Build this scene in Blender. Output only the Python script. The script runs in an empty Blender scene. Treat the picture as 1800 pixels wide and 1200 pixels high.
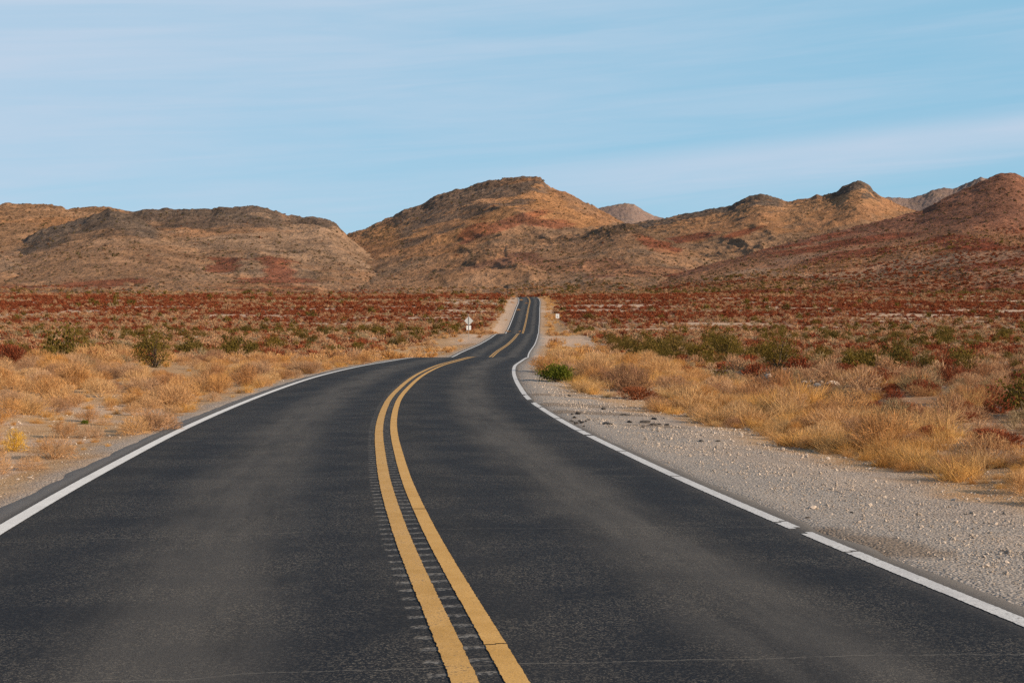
import bpy, math
import numpy as np
from mathutils import Vector

# ------------------------------------------------------------------ camera, light, exposure
SC = bpy.context.scene
COL = SC.collection
CAM_H = 1.79
FPX = 2500.0                      # focal length in pixels of an 1800 wide frame = 50 mm
PITCH = math.atan(40.0 / FPX)

cam_d = bpy.data.cameras.new("camera")
cam_d.sensor_width = 36.0
cam_d.lens = 50.0
cam_d.clip_start = 0.1
cam_d.clip_end = 30000.0
cam = bpy.data.objects.new("camera", cam_d)
cam.location = (0, 0, CAM_H)
cam.rotation_euler = (math.pi / 2 - PITCH, 0, 0)
COL.objects.link(cam)
SC.camera = cam

SUN_AZ = math.radians(118)        # clockwise from +Y (the view direction)
SUN_EL = math.radians(22)
sun_vec = Vector((math.sin(SUN_AZ) * math.cos(SUN_EL), math.cos(SUN_AZ) * math.cos(SUN_EL), math.sin(SUN_EL)))
sd = bpy.data.lights.new("sun", 'SUN')
sd.energy = 5.0
sd.angle = math.radians(0.55)
sd.color = (1.0, 0.82, 0.62)
sun = bpy.data.objects.new("sun", sd)
sun.rotation_euler = sun_vec.to_track_quat('Z', 'Y').to_euler()
COL.objects.link(sun)

SC.view_settings.view_transform = 'Standard'
SC.view_settings.look = 'None'
SC.view_settings.exposure = 0.38
SC.view_settings.gamma = 1.0
SC.cycles.max_bounces = 5
SC.cycles.diffuse_bounces = 2
SC.cycles.glossy_bounces = 2
SC.cycles.transmission_bounces = 2
SC.cycles.use_denoising = False


class NT:
    """small helper round a node tree"""
    def __init__(self, tree):
        self.t = tree
        tree.nodes.clear()

    def n(self, kind, **kw):
        nd = self.t.nodes.new(kind)
        ins = kw.pop('ins', {})
        for k, v in kw.items():
            setattr(nd, k, v)
        for k, v in ins.items():
            if hasattr(v, 'is_output') or hasattr(v, 'links'):
                self.t.links.new(v, nd.inputs[k])
            else:
                nd.inputs[k].default_value = v
        return nd

    def math(self, op, a, b=0.0, c=0.0, clamp=False):
        nd = self.n('ShaderNodeMath', operation=op, use_clamp=clamp)
        for i, v in enumerate((a, b, c)):
            if hasattr(v, 'links'):
                self.t.links.new(v, nd.inputs[i])
            else:
                nd.inputs[i].default_value = v
        return nd.outputs[0]

    def mix(self, f, a, b, mode='MIX'):
        nd = self.n('ShaderNodeMix', data_type='RGBA', blend_type=mode)
        for i, v in ((0, f), (6, a), (7, b)):
            if hasattr(v, 'links'):
                self.t.links.new(v, nd.inputs[i])
            else:
                nd.inputs[i].default_value = v if i == 0 else (tuple(v) + (1.0,) if len(v) == 3 else v)
        return nd.outputs[2]

    def step(self, v, lo, hi, a=0.0, b=1.0):
        nd = self.n('ShaderNodeMapRange', interpolation_type='SMOOTHSTEP',
                    ins={'From Min': lo, 'From Max': hi, 'To Min': a, 'To Max': b})
        self.t.links.new(v, nd.inputs['Value'])
        return nd.outputs[0]

    def noise(self, vec, scale, detail=4.0, rough=0.55, dist=0.0, out='Fac'):
        nd = self.n('ShaderNodeTexNoise', ins={'Scale': scale, 'Detail': detail, 'Roughness': rough, 'Distortion': dist})
        self.t.links.new(vec, nd.inputs['Vector'])
        return nd.outputs[out]

    def voro(self, vec, scale, out='Distance', feature='F1'):
        nd = self.n('ShaderNodeTexVoronoi', feature=feature, ins={'Scale': scale})
        self.t.links.new(vec, nd.inputs['Vector'])
        return nd.outputs[out]


# ---- sky: Nishita plus thin wind-drawn cirrus, all by direction
world = bpy.data.worlds.new("World")
SC.world = world
world.use_nodes = True
W = NT(world.node_tree)
sky = W.n('ShaderNodeTexSky', sky_type='NISHITA', sun_disc=False, sun_elevation=SUN_EL, sun_rotation=SUN_AZ,
          altitude=900.0, air_density=1.0, dust_density=0.6, ozone_density=2.5)
tc = W.n('ShaderNodeTexCoord')
sp = W.n('ShaderNodeSeparateXYZ')
W.t.links.new(tc.outputs['Generated'], sp.inputs[0])
sx, sy, sz = sp.outputs
az = W.math('ARCTAN2', sx, sy)
el = W.math('ARCSINE', sz)
el2 = W.math('SUBTRACT', el, W.math('MULTIPLY', az, 0.07))           # streaks climb to the right
cb = W.n('ShaderNodeCombineXYZ')
W.t.links.new(W.math('MULTIPLY', az, 1.0), cb.inputs[0])
W.t.links.new(W.math('MULTIPLY', el2, 9.0), cb.inputs[1])
cl1 = W.noise(cb.outputs[0], 2.3, 5.0, 0.55, 0.4)
cb2 = W.n('ShaderNodeCombineXYZ')
W.t.links.new(W.math('MULTIPLY', az, 1.3), cb2.inputs[0])
W.t.links.new(W.math('MULTIPLY', el2, 22.0), cb2.inputs[1])
cl2 = W.noise(cb2.outputs[0], 3.7, 6.0, 0.6, 0.8)
cover = W.math('ADD', W.math('MULTIPLY', cl1, 0.65), W.math('MULTIPLY', cl2, 0.35))
cover = W.step(cover, 0.32, 0.72)
left_more = W.step(W.math('SUBTRACT', W.math('MULTIPLY', el, 2.0), az), 0.0, 0.95, 0.0, 0.62)   # thicker veil up on the left
# long bright bank low on the right with a soft dark lower rim
bank_c = W.math('ADD', W.math('MULTIPLY', az, 0.08), 0.100)
bk = W.math('SUBTRACT', el, bank_c)
bkn = W.math('ADD', bk, W.math('MULTIPLY', W.math('SUBTRACT', cl2, 0.5), 0.012))
bank = W.math('MULTIPLY', W.step(bkn, 0.014, -0.003, 0.0, 1.0), W.step(bkn, -0.034, -0.006, 0.0, 1.0))
bank = W.math('MULTIPLY', bank, W.step(az, -0.1, 0.22, 0.05, 1.0))
cov = W.math('ADD', W.math('MULTIPLY', cover, 0.46), left_more)
cov = W.math('ADD', cov, W.math('MULTIPLY', bank, 0.66))
cov = W.math('MULTIPLY', W.math('MINIMUM', cov, 0.9), W.step(el, 0.25, 0.7, 1.0, 0.12))
blue = W.mix(W.step(el, 0.22, 0.62, 0.78, 0.12), sky.outputs[0], (2.55, 5.2, 7.0))
skyc = W.mix(cov, blue, (4.8, 5.75, 7.0))
bg = W.n('ShaderNodeBackground', ins={'Strength': 0.087})
W.t.links.new(skyc, bg.inputs[0])
wo = W.n('ShaderNodeOutputWorld')
W.t.links.new(bg.outputs[0], wo.inputs[0])

# ------------------------------------------------------------------ numeric helpers
def _hash(ix, iy, seed):
    h = (ix.astype(np.int64) * 374761393 + iy.astype(np.int64) * 668265263 + seed * 1274126177) & 0xFFFFFFFF
    h = ((h ^ (h >> 13)) * 1274126177) & 0xFFFFFFFF
    h = h ^ (h >> 16)
    return (h & 0xFFFFFF) / float(0xFFFFFF)


def vnoise(x, y, seed=0):
    x = np.asarray(x, float); y = np.asarray(y, float)
    x, y = np.broadcast_arrays(x, y)
    ix = np.floor(x); iy = np.floor(y)
    fx = x - ix; fy = y - iy
    fx = fx * fx * fx * (fx * (fx * 6 - 15) + 10); fy = fy * fy * fy * (fy * (fy * 6 - 15) + 10)
    a = _hash(ix, iy, seed); b = _hash(ix + 1, iy, seed)
    c = _hash(ix, iy + 1, seed); d = _hash(ix + 1, iy + 1, seed)
    return (a * (1 - fx) + b * fx) * (1 - fy) + (c * (1 - fx) + d * fx) * fy


def fbm(x, y, oct=4, seed=0, gain=0.5):
    """roughly -0.5 .. 0.5"""
    x = np.asarray(x, float); y = np.asarray(y, float)
    s = 0.0; amp = 1.0; tot = 0.0
    for o in range(oct):
        ca, sa = math.cos(0.6 + o * 1.1), math.sin(0.6 + o * 1.1)
        f = 2.03 ** o
        s = s + amp * (vnoise((x * ca - y * sa) * f + o * 17.3, (x * sa + y * ca) * f - o * 9.1, seed + o * 31) - 0.5)
        tot += amp; amp *= gain
    return s / tot * 1.35


def ridged(x, y, oct=4, seed=0):
    s = 0.0; amp = 1.0; tot = 0.0
    for o in range(oct):
        f = 2.07 ** o
        n = 1 - np.abs(2 * vnoise(np.asarray(x) * f + o * 11.7, np.asarray(y) * f + o * 5.3, seed + o * 13) - 1)
        s = s + amp * n * n; tot += amp; amp *= 0.5
    return s / tot


def sstep(v, lo, hi):
    t = np.clip((np.asarray(v, float) - lo) / (hi - lo), 0, 1)
    return t * t * (3 - 2 * t)


def smooth_curve(pts, step=0.5, win=9):
    p = np.array(pts, float)
    ys = np.arange(p[0, 0], p[-1, 0] + step, step)
    # Catmull-Rom style cubic through the points, then a light smoothing
    x, v = p[:, 0], p[:, 1]
    m = np.gradient(v, x)
    i = np.clip(np.searchsorted(x, ys) - 1, 0, len(x) - 2)
    h = x[i + 1] - x[i]; t = (ys - x[i]) / h
    r = (2*t**3-3*t**2+1)*v[i] + (t**3-2*t**2+t)*h*m[i] + (-2*t**3+3*t**2)*v[i+1] + (t**3-t**2)*h*m[i+1]
    k = np.ones(win) / win
    r = np.convolve(np.pad(r, win // 2, mode='edge'), k, mode='valid')
    return ys, r


# centre line of the road: distance ahead, sideways offset, height
ROAD_X = [(-60, 9.5), (-30, 5.0), (-10, 2.15), (0, 0.86), (7.2, -0.09), (8.6, -0.28), (10.65, -0.59), (13.2, -0.92), (16, -1.27),
          (20.3, -1.73), (24.9, -2.19), (32, -2.74), (37.2, -3.05), (42.9, -3.23), (51.6, -3.39), (58.6, -3.42),
          (69, -3.32), (76, -3.08), (84, -2.78), (90, -2.55), (110, -2.25), (145, -1.8), (187, -0.5), (250, 1.1),
          (292, 1.9), (335, 2.8), (378, 3.8), (442, 5.1), (497, 6.2), (525, 6.1), (545, 5.2), (570, 2.5), (600, -3), (650, -18)]
ROAD_Z = [(-60, 0.48), (0, 0.0), (13.2, -0.106), (24.9, -0.2), (32, -0.25), (37.2, -0.28), (42.9, -0.275), (51.6, -0.285),
          (58.6, -0.33), (69, -0.418), (76, -0.49), (84, -0.56), (90, -0.63), (100, -0.93), (110, -1.29), (120, -1.58),
          (130, -1.78), (140, -1.84), (150, -1.78), (187, -1.55), (220, -1.2), (250, -0.85), (268, -1.0), (290, -1.5), (310, -1.55),
          (335, -0.8), (378, 1.5), (442, 5.0), (497, 8.1), (525, 9.45), (540, 9.95), (560, 10.1), (600, 9.2), (650, 7.5)]
BASE_Z = [(-3000, 5.0), (-60, 0.45), (0, 0.0), (13.2, -0.1), (50, -0.3), (90, -0.75), (120, -1.45), (150, -1.85), (200, -1.65), (250, -1.0), (280, -1.3), (305, -1.35),
          (335, -0.55), (380, 1.65), (440, 5.0), (500, 8.2), (545, 10.5), (575, 11.2), (620, 11.0), (700, 9.5), (900, 8.5), (9000, 8.5)]
_ry, _rx = smooth_curve(ROAD_X)
_zy, _rz = smooth_curve(ROAD_Z)
_by = np.array([p[0] for p in BASE_Z], float); _bz = np.array([p[1] for p in BASE_Z], float)
_bb, _bv = smooth_curve(BASE_Z[1:-1], 2.0, 9)


def road_x(y): return np.interp(y, _ry, _rx)
def road_z(y): return np.interp(y, _zy, _rz)
def base_z(y):
    y = np.asarray(y, float)
    return np.where((y > -60) & (y < 900), np.interp(y, _bb, _bv), np.interp(y, _by, _bz))


def ground_z(x, y):
    x = np.asarray(x, float); y = np.asarray(y, float)
    d = x - road_x(y)
    nat = base_z(y) + 0.55 * fbm(x / 28, y / 28, 3, 5) * sstep(np.hypot(x, y), 20, 60) + 0.16 * fbm(x / 5.0, y / 5.0, 3, 9)
    rim = .045 * sstep(-d, 4.0, 4.3) + .04 * sstep(d, 3.58, 3.9)
    nat = nat - 0.42 * sstep(d, 8, 13) * (1 - sstep(y, 90, 200)) + 0.12 * sstep(-d, 8, 16) * (1 - sstep(y, 60, 120))
    nat = nat - 0.75 * (1 - sstep(np.abs(d - 13.5 - 1.2 * fbm(y / 9, y * 0, 2, 3)), 0.5, 2.2)) * sstep(y, 34, 44) * (1 - sstep(y, 66, 78))
    rz = road_z(np.clip(y, -60, 640))
    cor = rz - 0.055 - 0.0135 * np.minimum(np.abs(d), 4.4) - 0.045 * np.maximum(0, np.abs(d) - 4.0) + 0.02 * fbm(x / 0.9, y / 0.9, 2, 4) * sstep(np.abs(d), 4.0, 4.6)
    cor = cor + rim
    w = np.where(d > 0, sstep(d, 6.6, 10.5), sstep(-d, 4.5, 8.5))
    w = np.where(y > 620, np.maximum(w, sstep(y, 620, 640)), w)
    return cor * (1 - w) + nat * w


def px_ray(px, py):
    u = (px - 900) / FPX; v = (600 - py) / FPX
    c, s = math.cos(PITCH), math.sin(PITCH)
    return np.array([u, c + v * s, -s + v * c])


def at(px, py):
    """ground point that the photograph shows at a pixel of its 1800 x 1200 frame"""
    r = px_ray(px, py)
    t = np.arange(6, 620, 0.1)
    z = CAM_H + t * r[2] - ground_z(t * r[0], t * r[1])
    k = int(np.argmax(z <= 0)) if (z <= 0).any() else len(t) - 1
    return float(t[k] * r[0]), float(t[k] * r[1])


# ------------------------------------------------------------------ object helpers
def mesh_np(name, V, loops, starts, totals, mats=(), smooth=False):
    me = bpy.data.meshes.new(name)
    V = np.asarray(V, np.float32); loops = np.asarray(loops, np.int32)
    me.vertices.add(len(V)); me.vertices.foreach_set('co', V.ravel())
    me.loops.add(len(loops)); me.loops.foreach_set('vertex_index', loops)
    me.polygons.add(len(starts))
    me.polygons.foreach_set('loop_start', np.asarray(starts, np.int32))
    me.polygons.foreach_set('loop_total', np.asarray(totals, np.int32))
    me.update(calc_edges=True)
    me.validate()
    for m in mats:
        me.materials.append(m)
    me.polygons.foreach_set('use_smooth', np.full(len(me.polygons), bool(smooth)))
    return me


class MB:
    """collects polygons of any size"""
    def __init__(self):
        self.v = []; self.nv = 0; self.l = []; self.tot = []

    def add(self, V, F):
        V = np.asarray(V, float).reshape(-1, 3)
        F = np.asarray(F)
        self.v.append(V)
        self.l.append((F + self.nv).ravel()); self.tot.append(np.full(len(F), F.shape[1]))
        self.nv += len(V)

    def mesh(self, name, mat, smooth=False):
        V = np.concatenate(self.v); L = np.concatenate(self.l); T = np.concatenate(self.tot)
        S = np.concatenate([[0], np.cumsum(T)[:-1]])
        return mesh_np(name, V, L, S, T, [mat] if mat else [], smooth)

    def obj(self, name, mat, parent=None, smooth=False, loc=(0, 0, 0)):
        o = bpy.data.objects.new(name, self.mesh(name, mat, smooth))
        o.location = loc
        COL.objects.link(o)
        if parent:
            o.parent = parent
        return o


def grid_mesh(name, P, mats, smooth=True):
    """P: rows x cols x 3"""
    r, c = P.shape[:2]
    i = np.arange(r * c).reshape(r, c)
    F = np.stack([i[:-1, :-1], i[:-1, 1:], i[1:, 1:], i[1:, :-1]], -1).reshape(-1, 4)
    return mesh_np(name, P.reshape(-1, 3), F.ravel(), np.arange(len(F)) * 4, np.full(len(F), 4), mats, smooth)


def set_attr(me, name, vals):
    vals = np.asarray(vals, np.float32)
    if vals.ndim == 1:
        a = me.attributes.new(name, 'FLOAT', 'POINT'); a.data.foreach_set('value', vals)
    else:
        a = me.attributes.new(name, 'FLOAT_COLOR', 'POINT')
        if vals.shape[1] == 3:
            vals = np.concatenate([vals, np.ones((len(vals), 1), np.float32)], 1)
        a.data.foreach_set('color', vals.ravel())


def tag(o, label=None, cat=None, group=None, kind=None):
    if label: o['label'] = label
    if cat: o['category'] = cat
    if group: o['group'] = group
    if kind: o['kind'] = kind
    return o


def link(name, me, parent=None):
    o = bpy.data.objects.new(name, me)
    COL.objects.link(o)
    if parent: o.parent = parent
    return o


def empty(name, loc, rz=0.0):
    o = bpy.data.objects.new(name, None)
    o.location = loc; o.rotation_euler = (0, 0, rz)
    o.empty_display_size = 0.2
    COL.objects.link(o)
    return o


def ground_pt(x, y, dz=0.0):
    return (float(x), float(y), float(ground_z(x, y)) + dz)


# ------------------------------------------------------------------ materials
def new_mat(name):
    m = bpy.data.materials.new(name)
    m.use_nodes = True
    return m, NT(m.node_tree)


def finish(N, color, rough=0.9, bump=None, strength=0.4, dist=0.02, spec=0.2, translucent=0.0):
    b = N.n('ShaderNodeBsdfPrincipled', ins={'Specular IOR Level': spec})
    if hasattr(rough, 'links'): N.t.links.new(rough, b.inputs['Roughness'])
    else: b.inputs['Roughness'].default_value = rough
    if hasattr(color, 'links'): N.t.links.new(color, b.inputs['Base Color'])
    else: b.inputs['Base Color'].default_value = tuple(color) + (1.0,)
    if bump is not None:
        bn = N.n('ShaderNodeBump', ins={'Strength': strength, 'Distance': dist})
        N.t.links.new(bump, bn.inputs['Height'])
        N.t.links.new(bn.outputs[0], b.inputs['Normal'])
    out = N.n('ShaderNodeOutputMaterial')
    if translucent > 0:
        tr = N.n('ShaderNodeBsdfTranslucent')
        if hasattr(color, 'links'): N.t.links.new(color, tr.inputs[0])
        else: tr.inputs[0].default_value = tuple(color) + (1.0,)
        mx = N.n('ShaderNodeMixShader', ins={0: translucent})
        N.t.links.new(b.outputs[0], mx.inputs[1]); N.t.links.new(tr.outputs[0], mx.inputs[2])
        N.t.links.new(mx.outputs[0], out.inputs[0])
    else:
        N.t.links.new(b.outputs[0], out.inputs[0])


def plant_mat(name, cols, translucent=0.25, along=None):
    """random colour per plant between a few tones, slight variation inside it"""
    m, N = new_mat(name)
    oi = N.n('ShaderNodeObjectInfo')
    ramp = N.n('ShaderNodeValToRGB')
    ramp.color_ramp.interpolation = 'LINEAR'
    e = ramp.color_ramp.elements
    while len(e) < len(cols): e.new(0.5)
    for i, c in enumerate(cols):
        e[i].position = i / (len(cols) - 1); e[i].color = tuple(c) + (1,)
    N.t.links.new(oi.outputs['Random'], ramp.inputs[0])
    t = N.n('ShaderNodeTexCoord')
    nz = N.noise(t.outputs['Object'], 9.0, 3.0)
    f = N.step(nz, 0.3, 0.7, 0.72, 1.25)
    cmb = N.n('ShaderNodeCombineColor')
    for i in range(3): N.t.links.new(f, cmb.inputs[i])
    c = N.mix(1.0, ramp.outputs[0], cmb.outputs[0], 'MULTIPLY')
    finish(N, c, 0.85, spec=0.12, translucent=translucent)
    return m


M = {}
M['gold'] = plant_mat('golden_straw', [(.56, .29, .08), (.65, .37, .12), (.45, .215, .062), (.60, .38, .17), (.52, .275, .115)], 0.3)
M['goldbush'] = plant_mat('golden_twigs', [(.53, .275, .10), (.61, .38, .18), (.37, .18, .08), (.54, .265, .075), (.50, .31, .175), (.30, .15, .08)], 0.25)
M['bright'] = plant_mat('yellow_flower_twigs', [(.62, .36, .05), (.66, .40, .07)], 0.3)
M['tan'] = plant_mat('tan_twigs', [(.39, .205, .10), (.48, .29, .16), (.31, .145, .068), (.43, .245, .13)], 0.2)
M['grey'] = plant_mat('grey_sage', [(.28, .19, .10), (.36, .26, .15), (.24, .165, .08)], 0.2)
M['red'] = plant_mat('rust_red_scrub', [(.22, .053, .022), (.27, .075, .03), (.18, .043, .019), (.29, .105, .042)], 0.2)
M['olive'] = plant_mat('olive_leaves', [(.125, .084, .015), (.15, .102, .02), (.10, .072, .017), (.165, .10, .024)], 0.3)
M['green'] = plant_mat('green_leaves', [(.115, .125, .014), (.125, .14, .016)], 0.35)
M['brown'] = plant_mat('brown_tumbleweed_twigs', [(.25, .13, .07), (.29, .155, .085)], 0.2)
M['hilldot'] = plant_mat('hill_brush', [(.10, .08, .035), (.14, .095, .045), (.085, .065, .03), (.17, .07, .04)], 0.1)
M['bark'] = plant_mat('dry_bark', [(.16, .11, .075), (.22, .16, .11)], 0.0)
M['darkbark'] = plant_mat('dark_bark', [(.045, .035, .028), (.06, .045, .035)], 0.0)


def rock_mat(name, c0, c1):
    m, N = new_mat(name)
    t = N.n('ShaderNodeTexCoord')
    oi = N.n('ShaderNodeObjectInfo')
    a = N.noise(t.outputs['Object'], 6.0, 5.0)
    c = N.mix(N.step(a, 0.35, 0.65), c0, c1)
    v = N.math('ADD', N.math('MULTIPLY', oi.outputs['Random'], 0.7), 0.6)
    cmb = N.n('ShaderNodeCombineColor')
    for i in range(3): N.t.links.new(v, cmb.inputs[i])
    c = N.mix(1.0, c, cmb.outputs[0], 'MULTIPLY')
    finish(N, c, 0.9, bump=N.noise(t.outputs['Object'], 18.0, 4.0), strength=0.5, dist=0.03)
    return m


M['rock'] = rock_mat('pale_limestone', (.50, .38, .28), (.66, .55, .45))
M['gravel'] = rock_mat('gravel_stone', (.40, .32, .25), (.58, .47, .38))
M['tar'] = rock_mat('broken_asphalt', (.035, .031, .028), (.085, .073, .064))

# ---- ground
gm, N = new_mat('desert_soil')
geo = N.n('ShaderNodeNewGeometry')
P = geo.outputs['Position']
zn = N.n('ShaderNodeAttribute', attribute_name='zone')       # r gravel, g pale dirt, b golden verge
z2 = N.n('ShaderNodeAttribute', attribute_name='patch')      # r damp dark dirt, g red soil, b stony wash
s1 = N.n('ShaderNodeSeparateColor'); N.t.links.new(zn.outputs['Color'], s1.inputs[0])
s2 = N.n('ShaderNodeSeparateColor'); N.t.links.new(z2.outputs['Color'], s2.inputs[0])
big = N.noise(P, 0.22, 5.0)
mid = N.noise(P, 2.3, 5.0)
fine = N.noise(P, 22.0, 4.0, 0.65)
soil = N.mix(N.step(big, 0.35, 0.65), (.30, .155, .078), (.42, .255, .145))
soil = N.mix(N.math('MULTIPLY', s2.outputs[1], 0.75), soil, (.24, .10, .055))
soil = N.mix(N.math('MULTIPLY', s1.outputs[2], 0.7), soil, N.mix(N.step(mid, .35, .65), (.40, .235, .11), (.50, .33, .18)))
dirt = N.mix(N.step(mid, .3, .7), (.44, .295, .195), (.54, .39, .28))
soil = N.mix(s1.outputs[1], soil, dirt)
# gravel: mixed stones with dark gaps, three sizes of them
vo1 = N.voro(P, 34.0, 'Color'); vd1 = N.voro(P, 34.0)
vo2 = N.voro(P, 75.0, 'Color'); vd2 = N.voro(P, 75.0)
vs = N.n('ShaderNodeSeparateColor'); N.t.links.new(vo1, vs.inputs[0])
vs2 = N.n('ShaderNodeSeparateColor'); N.t.links.new(vo2, vs2.inputs[0])
g1 = N.mix(vs.outputs[0], (.14, .108, .082), (.70, .555, .44))
g2 = N.mix(vs2.outputs[0], (.17, .135, .108), (.62, .505, .41))
grav = N.mix(N.step(N.noise(P, 1.1, 4.0), .42, .6), g2, g1)
gap = N.step(vd1, .42, .62, 0.0, 0.55)
grav = N.mix(gap, grav, (.16, .125, .10))
grav = N.mix(N.step(N.noise(P, 0.55, 4.0), .4, .66, 0.0, 0.5), grav, (.42, .34, .27))
gat = N.n('ShaderNodeAttribute', attribute_name='grey')
grav = N.mix(N.math('MULTIPLY', gat.outputs['Fac'], .55), grav, N.mix(vs2.outputs[0], (.15, .135, .12), (.42, .385, .345)))
gmask = N.math('MAXIMUM', s1.outputs[0], N.math('MULTIPLY', s2.outputs[2], 0.85))
col = N.mix(gmask, soil, grav)
mud = N.mix(N.step(fine, .3, .7), (.17, .125, .09), (.235, .18, .135))
col = N.mix(N.math('MULTIPLY', s2.outputs[0], 0.9), col, mud)
sp_ = N.step(fine, .25, .75, .72, 1.25)
cmb = N.n('ShaderNodeCombineColor')
for i in range(3): N.t.links.new(sp_, cmb.inputs[i])
col = N.mix(1.0, col, cmb.outputs[0], 'MULTIPLY')
hb = N.math('SUBTRACT', N.math('MULTIPLY', fine, 0.5), N.math('MULTIPLY', vd1, 0.9))
hb = N.math('ADD', hb, N.math('MULTIPLY', mid, 0.7))
finish(N, col, 0.95, bump=hb, strength=0.55, dist=0.03, spec=0.1)

# ---- asphalt
am, N = new_mat('worn_asphalt')
uv = N.n('ShaderNodeUVMap', uv_map='UVMap')
us = N.n('ShaderNodeSeparateXYZ'); N.t.links.new(uv.outputs[0], us.inputs[0])
U, Vv = us.outputs[0], us.outputs[1]
geo = N.n('ShaderNodeNewGeometry'); P = geo.outputs['Position']
st = N.n('ShaderNodeCombineXYZ')
N.t.links.new(U, st.inputs[0]); N.t.links.new(N.math('MULTIPLY', Vv, 0.12), st.inputs[1])
streak = N.noise(st.outputs[0], 1.6, 5.0, 0.6)
blot = N.noise(P, 0.33, 4.0, 0.6)
def lane(center, width):
    a = N.math('ABSOLUTE', N.math('SUBTRACT', N.math('ADD', U, N.math('MULTIPLY', N.math('SUBTRACT', blot, .5), 0.55)), center))
    return N.step(a, 0.12, width, 1.0, 0.0)
dusty = N.math('MAXIMUM', lane(1.95, 0.78), lane(-1.75, 1.0))
dusty = N.math('MULTIPLY', dusty, N.step(streak, .3, .6, .25, 1.0))
polish = N.math('MAXIMUM', N.math('MAXIMUM', lane(0.95, .55), lane(2.95, .6)), N.math('MAXIMUM', lane(-.85, .55), lane(-2.75, .6)))
c = N.mix(N.step(blot, .3, .7), (.020, .0213, .0245), (.030, .0305, .0335))
c = N.mix(N.math('MULTIPLY', polish, 0.85), c, (.014, .0153, .0195))
c = N.mix(dusty, c, (.088, .081, .074))
c = N.mix(N.step(streak, .56, .75, 0, .4), c, (.012, .0128, .0155))
# dust blown in from both edges
edge = N.math('MAXIMUM', N.step(U, 3.2, 4.0), N.step(U, -3.80, -4.02))
c = N.mix(N.math('MULTIPLY', edge, 0.82), c, (.25, .225, .205))
# aggregate
av = N.voro(P, 105.0, 'Color')
avs = N.n('ShaderNodeSeparateColor'); N.t.links.new(av, avs.inputs[0])
agg = N.step(avs.outputs[0], .66, .97)
grain = N.noise(P, 140.0, 2.0, .6)
spk = N.step(N.noise(P, .9, 4.0, .65), .35, .65, .15, 1.0)
c = N.mix(N.math('MULTIPLY', N.math('MULTIPLY', agg, spk), 0.7), c, (.24, .205, .16))
c = N.mix(N.step(grain, .58, .40, 0.0, 0.5), c, (.012, .012, .013))
sp2 = N.noise(P, 28.0, 3.0, .7)
c = N.mix(N.step(sp2, .52, .72, 0.0, .42), c, (.12, .105, .088))
# milled rumble grooves across the left line
gv = N.math('FRACT', N.math('MULTIPLY', Vv, 1 / 0.305))
wob = N.math('MULTIPLY', N.math('SUBTRACT', N.noise(P, 14.0, 3.0), 0.5), 0.35)
groove = N.step(N.math('ABSOLUTE', N.math('SUBTRACT', N.math('ADD', gv, wob), 0.5)), .2, .07)
gm1 = N.math('MULTIPLY', N.step(U, -.335, -.30), N.step(U, 0.075, .045))
groove = N.math('MULTIPLY', groove, gm1)
c = N.mix(N.math('MULTIPLY', gm1, .12), c, (.020, .020, .022))
c = N.mix(N.math('MULTIPLY', groove, N.step(sp2, .40, .62, .05, .8)), c, (.25, .23, .205))
# two hairline cracks straight across
def crack(v0, seedscale, wd):
    w_ = N.n('ShaderNodeCombineXYZ'); N.t.links.new(N.math('ADD', U, v0 * 3.1), w_.inputs[0])
    nn = N.math('MULTIPLY', N.math('SUBTRACT', N.noise(w_.outputs[0], seedscale, 6.0, .6), .5), 0.34)
    return N.step(N.math('ABSOLUTE', N.math('SUBTRACT', N.math('ADD', Vv, nn), v0)), wd, wd * .35)
for v0, wd in ((7.66, .011), (12.9, .008), (17.6, .009), (26.4, .012)):
    k = N.math('MULTIPLY', crack(v0, 1.3, wd), N.step(sp2, .35, .55, .15, .75))
    c = N.mix(k, c, (.15, .135, .115))
rough = N.math('ADD', N.math('MULTIPLY', polish, -.1), .92)
hb = N.math('ADD', N.math('MULTIPLY', grain, .5), N.math('MULTIPLY', avs.outputs[1], .5))
hb = N.math('SUBTRACT', hb, N.math('MULTIPLY', groove, 1.4))
finish(N, c, rough, bump=hb, strength=0.6, dist=0.006, spec=0.12)


def paint_mat(name, c0, c1, wear, chip=(.05, .047, .043)):
    m, N = new_mat(name)
    uv = N.n('ShaderNodeUVMap', uv_map='UVMap')
    us = N.n('ShaderNodeSeparateXYZ'); N.t.links.new(uv.outputs[0], us.inputs[0])
    geo = N.n('ShaderNodeNewGeometry'); P = geo.outputs['Position']
    a = N.noise(P, 3.0, 5.0, .65); b = N.noise(P, 42.0, 4.0, .7)
    c = N.mix(N.step(a, .3, .7), c0, c1)
    # cracks where the line was laid in lengths, and chips down to the asphalt
    k = N.step(N.math('ADD', N.math('MULTIPLY', b, .7), N.math('MULTIPLY', a, .3)), wear, wear + .07)
    c = N.mix(N.math('MULTIPLY', k, .8), c, chip)
    d = N.step(N.noise(P, 90.0, 2.0), .3, .7, .82, 1.1)
    cmb = N.n('ShaderNodeCombineColor')
    for i in range(3): N.t.links.new(d, cmb.inputs[i])
    c = N.mix(1.0, c, cmb.outputs[0], 'MULTIPLY')
    finish(N, c, .75, bump=b, strength=.4, dist=.006, spec=.3)
    return m


M['white'] = paint_mat('white_road_paint', (.66, .63, .59), (.78, .75, .70), .585)
M['yellow'] = paint_mat('yellow_road_paint', (.52, .28, .065), (.62, .35, .10), .60)
M['yellow_worn'] = paint_mat('worn_yellow_road_paint', (.50, .27, .065), (.62, .35, .105), .56)

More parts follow.
